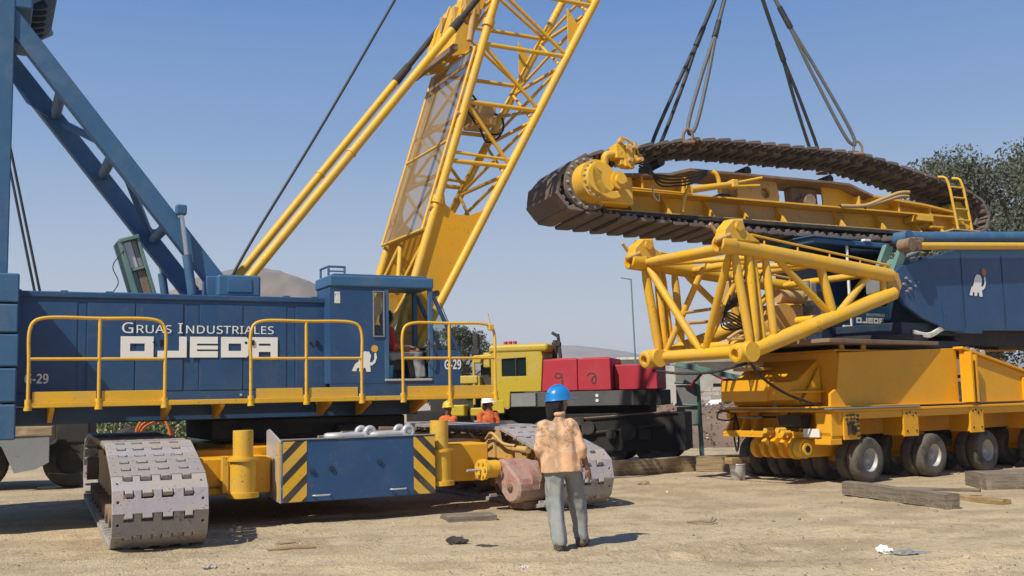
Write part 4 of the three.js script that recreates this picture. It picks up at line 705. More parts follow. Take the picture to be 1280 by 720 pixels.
    mk('pin_lug', [collar([TE[0] - .28, TE[1] + .02, s * zz], [TE[0] + .06, TE[1], s * zz], .16, .10, 20), poly([[TE[0] - .25, 4.2], [TE[0] + .25, 4.2], [TE[0] + .62, 4.22], [TE[0] + .28, 4.42], [TE[0] + .24, 4.60], [TE[0] - .02, 4.58], [TE[0] - .22, 4.40]], s * zz - .12, s * zz + .12, [], .03), cyl([TE[0] + .1, 4.46, s * zz], 'z', .08, .32, 12)], M.yellow, bs);
    mk('hook_claw', [tb([TE[0] - .1, 4.30, s * zz + .1], [TE[0] - .42, 4.18, s * zz + .1], .05, .03, 8), tb([TE[0] - .2, 4.36, s * zz - .1], [TE[0] - .34, 4.5, s * zz - .1], .035, .03, 8)], M.yellowDusty, bs);
  }
  for (const [a, b, r] of [[tp(.015, -zz), tp(.015, zz), .10], [tp(.06, -zz), tp(.06, zz), .085], [bt(.02, -zz), bt(.02, zz), .13], [tp(0.02, -zz), bt(.02, -zz), .10], [tp(0.02, zz), bt(.02, zz), .09], [tp(.02, -zz + .05), bt(.02, -.02), .085], [tp(.02, zz - .05), bt(.02, .02), .085], [tp(.3, -zz), tp(.3, zz), .08], [tp(.55, -zz), tp(.55, zz), .08], [tp(.06, -zz), tp(.3, zz), .06], [tp(.3, -zz), tp(.55, zz), .06], [bt(.16, -zz), bt(.16, zz), .09], [bt(.56, -zz), bt(.56, zz), .09], [bt(.16, zz), bt(.56, -zz), .06], [tp(.9, -zz), tp(.9, zz), .08], [bt(.05, -zz), tp(.2, -.3), .07], [tp(.3, .3), bt(.16, -.5), .06]]) mk('cross_lacing', spindle(a, b, r * .86, 12), M.yellow, bs);
  // winch and hoses inside the stub
  mk('butt_winch', [cyl([-.9, 2.95, -.1], 'z', .34, .9, 24), bx(-1.3, -.5, 2.55, 2.75, -.6, .5, .03), bx(-1.7, -1.2, 3.3, 3.75, -.5, .1, .04), cyl([-.45, 3.45, .1], 'x', .13, .7, 14), bx(-.4, -.1, 3.0, 3.3, -.3, .1, .03)], M.yellowDusty, bs);
  mk('butt_valve', [bx(.05, .4, 3.0, 3.3, -.2, .2, .02), bx(-.1, .2, 2.75, 2.95, .0, .3, .02), cyl([-.2, 3.6, .3], 'y', .06, .3, 8), bx(.2, .35, 3.4, 3.75, -.1, .05)], M.greySteel, bs);
  const hs = []; for (let k = 0; k < 7; k++) hs.push(pipe([[-1.75 + .1 * k, 3.9, -.2 + .05 * k], [-1.9 + .05 * k, 3.5, .0 + .05 * k], [-2.15 + .09 * k, 3.15, .1 - .1 * k], [-2.3 + .05 * k, 2.85 + .04 * k, .15], [-1.9 + .04 * k, 2.8, .1 + .06 * k], [-1.5, 3.0 + .05 * k, .1]], .014, 30, 6)); mk('butt_hose', hs, M.hose, bs);
  mk('butt_rod', [tb([-2.5, 3.15, -.6], [-1.0, 3.35, -.6], .03), tb([-2.5, 2.95, -.5], [-1.1, 3.05, -.5], .03), tb([-2.2, 2.6, .2], [-1.0, 2.65, .2], .03), pipe([[-2.5, 2.6, .5], [-2.2, 2.75, .6], [-1.9, 2.55, .6]], .03, 14, 6)], M.yellowDusty, bs);
  // chain hanging along the bottom beam
  mk('chain', pipe([[BE[0] - .1, 2.10, -zz], [BE[0] - .12, 2.02, -.4], [BE[0] - .12, 2.02, .4], [BE[0] - .05, 2.14, zz]], .028, 40, 6), M.dark, bs);
  mk('tie_rope', pipe([[BE[0] - .02, 2.2, zz], [-2.3, 1.9, zz - .1], [-1.7, 1.6, zz - .1], [-1.0, 1.38, zz]], .024, 20, 6), M.hose, bs);
}

// ---------- carrier truck with red counterweights ----------
const KP = [1.96, 0, -25], KY = -16;
const kW = (x, y, z) => V(x, y, z).applyAxisAngle(V(0, 1, 0), rad(KY)).add(V(...KP)).toArray();
{
  const K = thing('carrier_truck', 'yellow half cab carrier truck with long black deck loaded with red counterweights', 'truck', KP, KY);
  mk('truck_deck', [bx(-2.6, 1.55, 1.40, 1.77, -1.7, 0, .02), bx(-5.0, -2.4, 1.10, 1.36, -1.9, -.3, .02)], M.sooty, K);
  mk('deck_side_panel', bx(-2.12, -1.5, 1.43, 1.75, 0, .02, .006), M.greySteel, K);
  mk('deck_side_panel', bx(-1.45, .9, 1.42, 1.76, 0, .015, .006), paint([.075, .078, .085], [.14, .125, .11], [.05, .05, .05], { rough: .7 }), K);
  for (const [y] of [[1.66], [1.54]]) mk('reflector', cyl([.02, y, .02], 'z', .04, .02, 10), M.whiteDirt, K);
  mk('rear_body', [bx(-.9, 2.1, .34, 1.23, -1.3, .02, .02), bx(-2.3, 1.2, .9, 1.40, -1.6, -.35, .02)], M.sooty, K);
  mk('underbody_gear', [cyl([-.2, .9, .06], 'z', .16, .2, 14), cyl([.35, .75, .06], 'z', .12, .2, 14), cyl([.75, .8, .05], 'z', .2, .14, 18), tb([-.8, .7, .06], [1.6, .95, .06], .04), bx(-.6, -.3, .95, 1.15, 0, .12), bx(1.0, 1.3, .6, .85, 0, .08)], M.dark, K);
  mk('deck_pipe', tb([-.4, 1.12, .08], [1.9, 1.26, .08], .018), M.rusty, K);
  // cab
  const cab = grp('truck_cab', K);
  mk('cab_shell', [poly([[-2.62, 1.40], [-2.62, 2.72], [-2.5, 2.86], [-1.35, 2.86], [-1.30, 2.62], [-1.36, 1.79], [-2.14, 1.79], [-2.16, 1.40]], -1.3, .02, [[[-2.34, 2.17], [-1.72, 2.17], [-1.72, 2.62], [-2.34, 2.60]]], .01)], M.lemon, cab);
  mk('cab_roof', [bx(-2.68, -1.15, 2.74, 2.96, -1.32, .05, .09)], M.lemon, cab);
  mk('cab_window', new THREE.PlaneGeometry(.66, .5).translate(-2.03, 2.4, -.02), new THREE.MeshPhysicalMaterial({ color: 0x1e2d2a, roughness: .05, metalness: .1, clearcoat: 1 }), cab);
  mk('window_divider', bx(-2.0, -1.97, 2.17, 2.61, -.02, .015, .003), M.dark, cab);
  mk('cab_step', bx(-2.6, -2.3, 1.28, 1.6, -.1, .03, .01), M.lemon, cab);
  mk('engine_frame', [tb([-3.1, 1.5, -.1], [-3.1, 2.7, -.1], .035), tb([-3.1, 2.66, -.1], [-2.6, 2.70, -.1], .05), bx(-3.1, -2.9, 2.52, 2.72, -.3, -.05, .03), bx(-2.86, -2.68, 2.4, 2.78, -.4, -.1, .04), bx(-3.55, -3.0, 2.02, 2.22, -.5, -.05, .03), bx(-3.1, -2.95, 1.75, 2.2, -.4, -.1, .02), bx(-3.75, -3.35, 1.22, 1.5, -.5, -.05, .04), bx(-3.2, -2.7, 1.22, 1.42, -.5, -.05, .03), bx(-2.9, -2.72, 1.2, 1.6, -.3, .02, .02)], M.lemon, K);
  mk('engine_block', [bx(-3.0, -2.66, 1.5, 2.5, -1.2, -.3, .04), bx(-4.4, -3.2, 1.3, 1.9, -1.8, -.4, .05), cyl([-2.85, 2.5, -.5], 'y', .1, .5, 14)], M.dark, K);
  mk('exhaust_stack', [cyl([-3.22, 3.0, -.7], 'y', .09, .55, 14), bx(-3.34, -3.12, 2.76, 2.9, -.8, -.6)], M.dark, K);
  mk('crane_hook_post', [tb([-1.15, 2.5, -.6], [-1.12, 3.05, -.6], .07, .06), tb([-1.0, 2.6, -.6], [-1.05, 3.2, -.6], .05, .04), bx(-1.2, -.98, 2.9, 3.0, -.66, -.54), tb([-1.05, 3.15, -.6], [-1.2, 3.24, -.6], .04)], M.dark, K);
  mk('beacon_row', [0, 1, 2].map(k => cyl([-2.35 + k * .12, 3.0, -.4], 'y', .05, .1, 10)), M.red, K);
  for (const x of [-4.05, -2.35, -1.25, .2, 1.35]) for (const z of [-.28, -2.0]) {
    const w = grp('truck_wheel', K); w.position.set(x, .56, z);
    mk('tyre', new THREE.LatheGeometry([[.28, -.17], [.45, -.19], [.54, -.16], [.56, -.08], [.56, .08], [.54, .16], [.45, .19], [.28, .17]].map(a => new THREE.Vector2(...a)), 32).rotateX(Math.PI / 2), M.rubber, w);
    mk('rim', [cyl([0, 0, 0], 'z', .28, .26, 24), cyl([0, 0, .1], 'z', .1, .16, 14)], M.greySteel, w);
  }
  const blocks = [[-1.52, -.452, 1.79, 2.57, 0, 'red painted counterweight block with black 9 shaped mark standing beside the truck cab'], [-.446, .36, 1.79, 2.57, 1, 'red painted counterweight block with black looped mark in the middle of the deck'], [.375, 1.42, 1.79, 2.40, 2, 'lower red counterweight block at the end of the truck deck']];
  for (const [x0, x1, y0, y1, k, lab] of blocks) {
    const p = kW((x0 + x1) / 2, y0 - .012, -.02), b = thing('counterweight_block', lab, 'counterweight', p, KY, 'counterweights on the truck deck'); const w = (x1 - x0) / 2, h = y1 - y0;
    mk('block_body', bx(-w, w, 0, h, k === 2 ? -1.9 : -1.5, k === 2 ? -.35 : 0, .03), M.red, b);
    if (k < 2) mk('block_top_plate', bx(-w + .1, w - .1, h - .01, h + .02, -1.4, -.15, .01), M.red, b);
    if (k === 0) mk('painted_mark', [pipe([[.12, .42, .008], [.02, .44, .008], [-.02, .36, .008], [.05, .32, .008], [.14, .36, .008], [.14, .42, .008], [.15, .3, .008], [.16, .14, .008]], .016, 40, 5).scale(1, 1, .3)], M.stripeBlack, b);
    if (k === 1) mk('painted_mark', [pipe([[-.18, .36, .008], [-.1, .42, .008], [.0, .40, .008], [.04, .28, .008], [.0, .16, .008], [-.06, .22, .008], [-.03, .32, .008], [.06, .34, .008]], .016, 40, 5).scale(1, 1, .3)], M.stripeBlack, b);
  }
}
// ---------- timbers, slabs ----------
function timber(name, label, cat, p, q, w, h, mat, group, y = 0) {
  const a = V(p[0], 0, p[1]), b = V(q[0], 0, q[1]), L = a.distanceTo(b), g = thing(name, label, cat, [(a.x + b.x) / 2, groundY((a.x + b.x) / 2, (a.z + b.z) / 2) - .01 + y, (a.z + b.z) / 2], Math.atan2(-(b.z - a.z), b.x - a.x) * 180 / Math.PI, group);
  const geo = new THREE.BoxGeometry(L, h, w, 14, 3, 3), P = geo.attributes.position;
  for (let i = 0; i < P.count; i++) { const x = P.getX(i), yy = P.getY(i), z = P.getZ(i), e = Math.abs(Math.abs(x) - L / 2) < .01; P.setXYZ(i, x + (e ? (f2(yy * 30 + p[0], z * 30) - .5) * .05 : 0), yy + h / 2 + (f2(x * 3 + p[1], z * 9) - .5) * .025 - (Math.abs(yy) > h * .4 && Math.abs(z) > w * .4 ? Math.sign(yy) * .012 : 0), z + (f2(x * 3, yy * 9 + p[0]) - .5) * .025); }
  geo.computeVertexNormals(); mk('beam', geo, mat, g); return g;
}
timber('timber_beam', 'long pale wooden beam lying on the ground before the black truck body', 'timber', [1.75, -21.75], [3.78, -22.75], .30, .33, M.timber, 'timbers by the truck');
timber('timber_beam', 'shorter wooden beam with whitish end lying between truck and trailer', 'timber', [3.86, -22.55], [5.7, -22.3], .30, .34, M.timber, 'timbers by the truck');
timber('timber_beam', 'thick grey wooden sleeper lying alone on the open ground before the trailer wheels', 'timber', [5.35, -17.0], [6.02, -14.62], .24, .22, M.timberGrey);
timber('broken_plank', 'splintered brown plank on the ground behind the grey sleeper', 'plank', [6.5, -17.3], [7.0, -15.6], .2, .06, M.timberFresh, 'broken planks');
timber('broken_plank', 'cracked plank with torn orange wood lying across another plank', 'plank', [6.35, -16.6], [6.95, -15.0], .16, .09, M.timberFresh, 'broken planks');
timber('broken_plank', 'thin dark split board lying between the sleeper and the concrete slab', 'plank', [6.2, -17.0], [7.2, -16.4], .1, .05, M.timberGrey, 'broken planks', .07);
timber('timber_slab', 'wide grey weathered timber slab lying beside the rear trailer wheels', 'timber slab', [7.7, -17.7], [9.9, -17.6], .9, .28, M.timberGrey);
timber('timber_beam', 'square dark timber lying in front of the concrete slab', 'timber', [7.7, -15.9], [9.4, -15.5], .25, .22, M.timberGrey);
timber('loose_board', 'thin pale board lying on the dirt near the blue tool box', 'board', [-2.82, -11.95], [-2.32, -12.17], .07, .035, M.timberFresh);
timber('wooden_chock', 'dusty wooden board wedged on the ground under the red gearbox', 'board', [-1.0, -14.55], [-.35, -14.75], .5, .1, M.timberGrey);
timber('loose_board', 'reddish rusty strip half buried in the dirt beside the tool box shadow', 'board', [-3.1, -12.6], [-2.65, -12.66], .06, .02, M.rusty);
{ // paint bucket by the trailer
  const b = thing('paint_bucket', 'white bucket standing on the ground under the trailer corner', 'bucket', [4.25, groundY(4.25, -20.2) - .005, -20.2]);
  mk('bucket_body', new THREE.LatheGeometry([[0, 0], [.13, 0], [.155, .3], [.165, .3], [.165, .32], [.145, .32], [.125, .02], [0, .02]].map(a => new THREE.Vector2(...a)), 24), M.galv, b);
  const k = thing('wood_block', 'short brown wood block resting on the white bucket', 'block', [4.25, groundY(4.25, -20.2) + .316, -20.2], 32); mk('block', bx(-.24, .24, 0, .12, -.1, .1, .01), M.timberFresh, k);
  const h = thing('hanging_cable', 'black looped cable hanging from the corner of the trailer', 'cable', [4.32, 0, -20.9]);
  mk('cable', [pipe([[.02, 1.28, .3], [-.04, .9, .34], [0, .5, .4], [.06, .9, .32], [.02, 1.25, .26]], .018, 30, 6), pipe([[0, 1.24, .3], [-.28, 1.3, .3], [-.34, 1.16, .3], [-.1, 1.12, .3], [.04, 1.2, .28]], .018, 30, 6)], M.hose, h);
  const bo = thing('water_bottle', 'clear plastic bottle standing on the front edge of the trailer deck', 'bottle', V(-1.0, 1.345, .12).applyAxisAngle(V(0, 1, 0), rad(DY)).add(V(...DO)).toArray());
  mk('bottle_body', new THREE.LatheGeometry([[0, 0], [.05, 0], [.055, .02], [.052, .1], [.055, .18], [.02, .25], [.02, .28], [0, .28]].map(a => new THREE.Vector2(...a)), 16), new THREE.MeshPhysicalMaterial({ color: 0xd8d2c4, roughness: .15, transmission: .7, thickness: 0 }), bo); mk('bottle_cap', cyl([0, .295, 0], 'y', .022, .03, 10), M.rusty, bo);
  const bo2 = thing('water_bottle', 'clear plastic bottle standing beside the yellow side arm of the second crane', 'bottle', V(3.36, 1.345, 1.35).applyAxisAngle(V(0, 1, 0), rad(DY)).add(V(...DO)).toArray());
  mk('bottle_body', new THREE.LatheGeometry([[0, 0], [.06, 0], [.065, .02], [.06, .14], [.065, .26], [.025, .34], [.025, .38], [0, .38]].map(a => new THREE.Vector2(...a)), 16), new THREE.MeshPhysicalMaterial({ color: 0xd8d2c4, roughness: .15, transmission: .7, thickness: 0 }), bo2); mk('bottle_cap', cyl([0, .395, 0], 'y', .027, .03, 10), M.white, bo2);
}
// shackles on the tool box
{
  const yo = 27, at = (x, y, z) => V(x, y, z).applyAxisAngle(V(0, 1, 0), rad(yo)).add(V(-3.75, 0, -17.5)).toArray();
  const spec = [[.12, 'large bare steel shackle lying on the blue tool box, its bolt eye facing out'], [.70, 'steel shackle lying next to the yellow jack on the blue tool box']];
  for (const [x, l] of spec) {
    const s = thing('shackle', l, 'shackle', at(x, 1.122, 3.04), yo + 4, 'shackles on the tool box'); s.scale.setScalar(1.08);
    mk('bow', pipe([[.1, .0, -.08], [-.1, .0, -.12], [-.32, .0, -.06], [-.4, .0, .02], [-.3, .0, .1], [-.1, .0, .1], [.1, .0, .08]].map(([a, b, c]) => [a, .045, c]), .043, 40, 10), M.galv, s);
    mk('bolt_eye', [new THREE.TorusGeometry(.062, .034, 10, 20).translate(.16, .075, .11), new THREE.TorusGeometry(.062, .034, 10, 20).translate(.12, .075, -.09), tb([.15, .075, -.1], [.16, .075, .14], .03)], M.galv, s);
  }
  const p = thing('scrap_bar', 'rusty flat bar and rods lying on top of the tool box', 'scrap metal', at(.85, 1.122, 2.75), yo); mk('bar', [beam([-1.2, .03, .05], [.3, .03, -.05], .07, .05), beam([-.9, .09, .18], [.25, .07, -.1], .05, .04), beam([-.2, .12, -.2], [.35, .1, -.1], .12, .05)], M.rusty, p);
}
// ---------- left trailer glimpsed under the counterweight ----------
{
  const L = thing('parked_trailer', 'dusty parked trailer with grey tail plate and dark tyres seen under the counterweight', 'trailer', [-10.0, 0, -21.2], 12);
  mk('tail_plate', poly([[-1.4, 1.0], [.55, 1.06], [.55, .55], [.3, .42], [-.1, .35], [-.35, .9], [-1.4, .9]], -.02, .02), M.greySteel, L);
  mk('frame_bar', bx(-1.6, .6, 1.08, 1.28, -.25, .0, .02), M.timber, L);
  mk('red_bar', bx(1.0, 3.6, .62, .86, -1.4, -1.1, .03), M.red, L); mk('yellow_bar', bx(1.0, 3.6, .40, .60, -1.3, -1.1, .03), M.yellowDusty, L);
  for (const [x, z] of [[.85, -.6], [.85, -1.0], [-.9, -.6]]) { const w = grp('wheel', L); w.position.set(x, .54, z); mk('tyre', new THREE.LatheGeometry([[.26, -.15], [.45, -.17], [.53, -.13], [.545, -.05], [.545, .05], [.53, .13], [.45, .17], [.26, .15]].map(a => new THREE.Vector2(...a)), 30).rotateX(Math.PI / 2), M.rubberDark, w); mk('rim', cyl([0, 0, 0], 'z', .27, .22, 20), M.dark, w); }
  mk('mudguard', bx(.58, 1.25, .9, 1.9, -1.2, -.4, .05), M.dark, L); mk('under_frame', bx(-3.5, .55, .5, 1.7, -2.2, -.7, .05), M.dark, L);
}
// ---------- vegetation ----------
function leafMesh(count, clumps, size, cols, parent, name) {
  const g = new THREE.BufferGeometry(); g.setAttribute('position', new THREE.Float32BufferAttribute([0, -.5, 0, .24, 0, .07, 0, .5, 0, 0, -.5, 0, 0, .5, 0, -.24, 0, .07], 3)); g.computeVertexNormals();
  const im = new THREE.InstancedMesh(g, new THREE.MeshPhysicalMaterial({ roughness: .85, side: THREE.DoubleSide, transmission: .25, thickness: 0 }), count), o = new THREE.Object3D(), c = new THREE.Color();
  for (let i = 0; i < count; i++) {
    const k = clumps[Math.floor(rnd() * clumps.length)], u = rr(0, 6.283), v = Math.acos(rr(-1, 1)), r = k[3] * Math.cbrt(rnd()) * (1 + .25 * (rnd() - .3));
    o.position.set(k[0] + r * Math.sin(v) * Math.cos(u), k[1] + r * .72 * Math.cos(v), k[2] + r * Math.sin(v) * Math.sin(u)); o.rotation.set(rr(0, 6.28), rr(0, 6.28), rr(0, 6.28)); o.scale.setScalar(size * rr(.6, 1.4)); o.updateMatrix(); im.setMatrixAt(i, o.matrix);
    const q = mix(cols[0], cols[1], rnd()); c.setRGB(...q); im.setColorAt(i, c);
  }
  im.name = name; im.userData.kind = 'stuff'; im.castShadow = im.receiveShadow = true; parent.add(im); return im;
}
function tree(name, label, x, z, h, rx, nClump, nLeaf, size, cols, group) {
  const t = thing(name, label, 'tree', [x, -.05, z], 0, group), limbs = [], cl = [];
  const trunkTop = h * .38; mk('trunk', tb([0, 0, 0], [.2, trunkTop, .1], h * .035, h * .024, 12), M.timberGrey, t);
  for (let k = 0; k < nClump; k++) {
    const a = rr(0, 6.283), e = Math.sqrt(rnd()), yy = rr(.30, 1), w = rx * Math.sqrt(Math.max(.1, 1 - ((yy - .55) / .52) ** 2)) * (.35 + .62 * e);
    const p = [w * Math.cos(a), h * yy * .93, w * Math.sin(a), h * rr(.07, .13)]; cl.push(p);
    if (k % 2 === 0) { const b0 = trunkTop * rr(.6, 1); limbs.push(pipe([[.1, b0, .05], [p[0] * .45, b0 + (p[1] - b0) * .45 + .2, p[2] * .45], [p[0] * .9, p[1] * .97, p[2] * .9]], h * .007, 8, 5)); }
  }
  mk('limb', limbs, M.timberGrey, t);
  leafMesh(nLeaf, cl, size, cols, t, 'crown'); return t;
}
tree('shade_tree', 'tall bushy grey green tree rising behind the hanging track', 23.9, -46, 13.0, 7.6, 190, 120000, .19, [[.070, .085, .050], [.140, .150, .098]], 'trees beyond the yard');
tree('shade_tree', 'broad dark tree beyond the tall bushy tree at the edge of the yard', 33, -56, 16, 8, 100, 40000, .32, [[.055, .07, .04], [.11, .12, .075]], 'trees beyond the yard');
tree('small_tree', 'small dark tree standing far behind the crane cab windscreen', -3.7, -64, 6.3, 2.6, 60, 16000, .19, [[.055, .07, .042], [.10, .115, .07]], 'far trees');
function bush(label, x, z, r, h, n, cols) { const t = thing('bush', label, 'bush', [x, -.03, z], 0, 'bushes behind the crane'), cl = []; for (let k = 0; k < 16; k++) cl.push([rr(-r, r), rr(.15, h), rr(-r, r) * .7, rr(.25, .5) * h]); mk('stem', Array.from({ length: 6 }, () => tb([rr(-.2, .2), 0, rr(-.2, .2)], [rr(-r, r) * .6, h * .8, rr(-r, r) * .5], .02, .01, 5)), M.timberGrey, t); leafMesh(n, cl, .15, cols, t, 'foliage'); }
const G1 = [[.10, .15, .045], [.20, .25, .10]], G2 = [[.07, .10, .035], [.14, .17, .075]];
bush('yellow green bush seen under the crane beside the grey post', -11.6, -31, 1.3, 1.7, 3000, G1); bush('bright green bush standing behind the orange hoops', -9.2, -32.5, 1.6, 1.6, 3200, G1); bush('green bush beyond the rubble heap under the crane', -6.6, -36, 1.8, 1.5, 2600, G2); bush('dark bush far behind the machine room of the crane', -15.5, -40, 2.4, 2.4, 3000, G2); bush('low scrub at the foot of the houses', 6.5, -58, 2.2, 1.6, 2600, G2);
{ // weeds on the far side of the yard
  const g = grp('weeds', scene); g.userData.kind = 'stuff'; g.userData.label = 'dry green weeds at the edge of the yard'; g.userData.category = 'weeds'; const cl = []; for (let k = 0; k < 90; k++) cl.push([rr(-24, -3), rr(.05, .2), rr(-48, -29), rr(.3, .8)]); leafMesh(9000, cl, .12, [[.13, .15, .06], [.24, .22, .11]], g, 'weed_leaves');
}
// ---------- rubble, scrap and far yard ----------
function heap(name, label, cat, x, z, rx, rz, h, cols, n, group, kind) {
  const g = new THREE.PlaneGeometry(2, 2, 60, 40); g.rotateX(-Math.PI / 2); const p = g.attributes.position, col = new Float32Array(p.count * 3);
  for (let i = 0; i < p.count; i++) { const u = p.getX(i), v = p.getZ(i), r = Math.hypot(u, v), X = u * rx, Z = v * rz; const y = h * sm(1, .2, r) * (.75 + .5 * (f2(X * .7 + x, Z * .7) - .3)) + (r < .95 ? (f2(X * 3, Z * 3 + z) - .5) * .22 * h : 0) - .06; p.setXYZ(i, X, y, Z); col.set(mix(cols[0], cols[1], f2(X * 2.2 + 5, Z * 2.2)), i * 3); }
  g.setAttribute('color', new THREE.BufferAttribute(col, 3)); g.computeVertexNormals();
  const t = thing(name, label, cat, [x, 0, z], 0, group); const m = new THREE.Mesh(g, new THREE.MeshStandardMaterial({ vertexColors: true, roughness: 1, bumpMap: BUMP, bumpScale: .03 })); m.name = 'earth'; m.castShadow = m.receiveShadow = true; t.add(m);
  const im = new THREE.InstancedMesh(new THREE.DodecahedronGeometry(.5, 0), new THREE.MeshStandardMaterial({ roughness: .95 }), n), o = new THREE.Object3D(), c = new THREE.Color();
  for (let i = 0; i < n; i++) { const a = rr(0, 6.283), r = Math.sqrt(rnd()) * .95; const X = rx * r * Math.cos(a), Z = rz * r * Math.sin(a); o.position.set(X, h * sm(1, .2, r) * (.75 + .5 * (f2(X * .7 + x, Z * .7) - .3)), Z); o.rotation.set(rr(0, 6), rr(0, 6), rr(0, 6)); const s = rr(.025, .09) * (rnd() < .05 ? 2.2 : 1); o.scale.set(s, s * .7, s * 1.2); o.updateMatrix(); im.setMatrixAt(i, o.matrix); const w = rnd() < .12 ? rr(.3, .5) : rr(.07, .2); c.setRGB(w, w * .88, w * .75); im.setColorAt(i, c); }
  im.name = 'stones'; im.userData.kind = 'stuff'; im.castShadow = im.receiveShadow = true; t.add(im);
}
heap('earth_mound', 'brown mound of earth and white stones before the far houses', 'mound', 7.6, -36, 6.2, 4.5, 1.55, [[.20, .135, .095], [.115, .08, .06]], 1500);
heap('rubble_heap', 'heap of grey rubble and scrap seen under the crane body', 'rubble', -7.2, -28, 2.2, 1.6, 1.25, [[.16, .13, .11], [.08, .07, .06]], 700);
{
  const t = thing('old_tyre', 'old dark tyre leaning beside the orange hoops under the crane', 'tyre', [-9.6, 0, -26.2], 30); mk('tyre', new THREE.TorusGeometry(.42, .16, 12, 28).translate(0, .56, 0), M.rubberDark, t);
  const h = thing('orange_hoops', 'orange bent pipe hoops standing on the ground behind the track', 'pipe', [-8.75, 0, -26]); for (let k = 0; k < 3; k++) mk('hoop', pipe([[-.5 - k * .05, 0, k * .1], [-.5, 1.05 + k * .08, k * .1], [0, 1.25 + k * .08, k * .1], [.25, 1.0, k * .1], [.3, 0, k * .1]], .035, 24, 6), new THREE.MeshStandardMaterial({ color: 0xc06a1c, roughness: .6 }), h);
  const p = thing('concrete_post', 'pale concrete post standing among the green bushes', 'post', [-11.5, 0, -28], 0); mk('post', bx(-.22, .22, -.05, 2.1, -.12, .12, .02), M.plaster, p);
  const dr = thing('oil_drum', 'dark oil drum standing before the rubble heap', 'drum', [-5.9, -.01, -25.4]); mk('drum_body', [cyl([0, .44, 0], 'y', .29, .88, 24), cyl([0, .3, 0], 'y', .3, .03, 24), cyl([0, .6, 0], 'y', .3, .03, 24), cyl([0, .87, 0], 'y', .3, .03, 24)], M.rusty, dr);
  // teal steel rack and beams
  const r = thing('steel_rack', 'pale green steel rack with flat panels and a long beam leaning across it', 'rack', [5.05, 0, -27], 10);
  for (const x of [-.95, -.28]) mk('rack_post', beam([x, -.02, 0], [x - (x > -.5 ? .05 : 0), 2.4, 0], .1, .1), M.teal, r);
  for (const [a, b] of [[.9, 1.32], [1.36, 1.88], [1.92, 2.32]]) mk('rack_panel', bx(-.9, -.32, a, b, -.04, -.01, .006), M.greySteel, r);
  for (const y of [.86, 1.34, 1.9]) mk('rack_bar', tb([-.95, y + .04, .02], [-.28, y, .02], .03), M.teal, r);
  mk('leaning_beam', beam([-1.0, 2.42, .3], [1.6, 1.72, 1.2], .12, .14), M.teal, r); mk('leaning_beam', beam([1.4, 1.72, 1.2], [3.8, 2.1, .2], .08, .09), M.teal, r);
  mk('red_brace', [beam([-.62, 1.84, .25], [-.2, 2.24, .25], .06, .06), beam([-.2, 2.24, .25], [.5, 1.86, .4], .06, .06), bx(.2, .55, 1.82, 2.02, .3, .5, .03)], M.red, r);
  mk('brace_leg', [tb([1.2, -.02, 1.0], [1.3, 1.85, 1.1], .05), tb([3.7, -.02, .2], [3.7, 2.1, .2], .05), tb([.3, 1.9, .4], [1.9, 1.1, 1.3], .04)], M.dark, r);
  const lp = thing('lamp_pole', 'slim green pole standing far behind the boom stub', 'pole', [4.5, 0, -38]); mk('pole', tb([0, -.05, 0], [-.12, 5.9, 0], .035, .025, 8), M.teal, lp); mk('pole_arm', tb([-.12, 5.88, 0], [-.5, 5.95, 0], .025, .02, 6), M.teal, lp);
}
// houses
function house(label, x, z, yaw, w, h, d, mat, wins, opt = {}) {
  const b = thing('block_house', label, 'house', [x, -.05, z], yaw, 'houses beyond the yard');
  const holes = wins.map(([a, c, ww, hh]) => [[a, c], [a + ww, c], [a + ww, c + hh], [a, c + hh]]);
  mk('wall', [poly([[0, 0], [w, 0], [w, h], [0, h]], -.2, 0, holes), bx(0, w, 0, h, -d, -d + .2, .01), bx(0, .2, 0, h, -d + .2, -.2, .01), bx(w - .2, w, 0, h, -d + .2, -.2, .01)], mat, b);
  mk('roof', [bx(-.25, w + .25, h, h + .16, -d - .2, .3, .02)], opt.roof || M.concrete, b);
  for (const [a, c, ww, hh] of wins) { const f = mk('window', [bx(a, a + .06, c, c + hh, -.16, -.1, .005), bx(a + ww - .06, a + ww, c, c + hh, -.16, -.1, .005), bx(a + .06, a + ww - .06, c, c + .06, -.16, -.1, .005), bx(a + .06, a + ww - .06, c + hh - .06, c + hh, -.16, -.1, .005)], M.dark, b); mk('pane', new THREE.PlaneGeometry(ww, hh).translate(a + ww / 2, c + hh / 2, -.14), new THREE.MeshStandardMaterial({ color: 0x20262a, roughness: .15 }), f); }
  if (opt.door) { const [a, ww, hh, m] = opt.door; mk('door', bx(a, a + ww, 0, hh, -.02, .04, .01), m, b); }
  return b;
}
house('flat roofed grey block house with two dark windows beyond the mound', 11.2, -64, 4, 6.5, 3.6, 6, M.block, [[1.0, 1.2, 1.1, 1.1], [3.6, 1.2, 1.2, 1.1]]);
house('pale plastered house with light blue door beyond the trailer', 18.2, -66, -4, 7, 3.7, 6, M.plaster, [[3.4, 1.3, 1.2, 1.1], [5.4, 1.3, 1.0, 1.1]], { door: [1.2, 1.1, 2.3, new THREE.MeshStandardMaterial({ color: 0x9fc4cf, roughness: .6 })] });
house('brown brick house between the pale house and the tall tree', 26, -68, 0, 6, 4.0, 6, M.brick, [[1.5, 1.4, 1.2, 1.1]]);
house('small white walled house with wide flat canopy roof far beyond the red blocks', 7.6, -74, 6, 4.0, 4.2, 5, M.plaster, [[.8, 1.4, 1.0, 1.0]], { roof: M.whiteDirt });
house('low grey block house with single window far behind the red counterweights', 2.2, -82, 0, 5, 4.2, 5, M.block, [[1.2, 1.6, 1.2, 1.0]]);
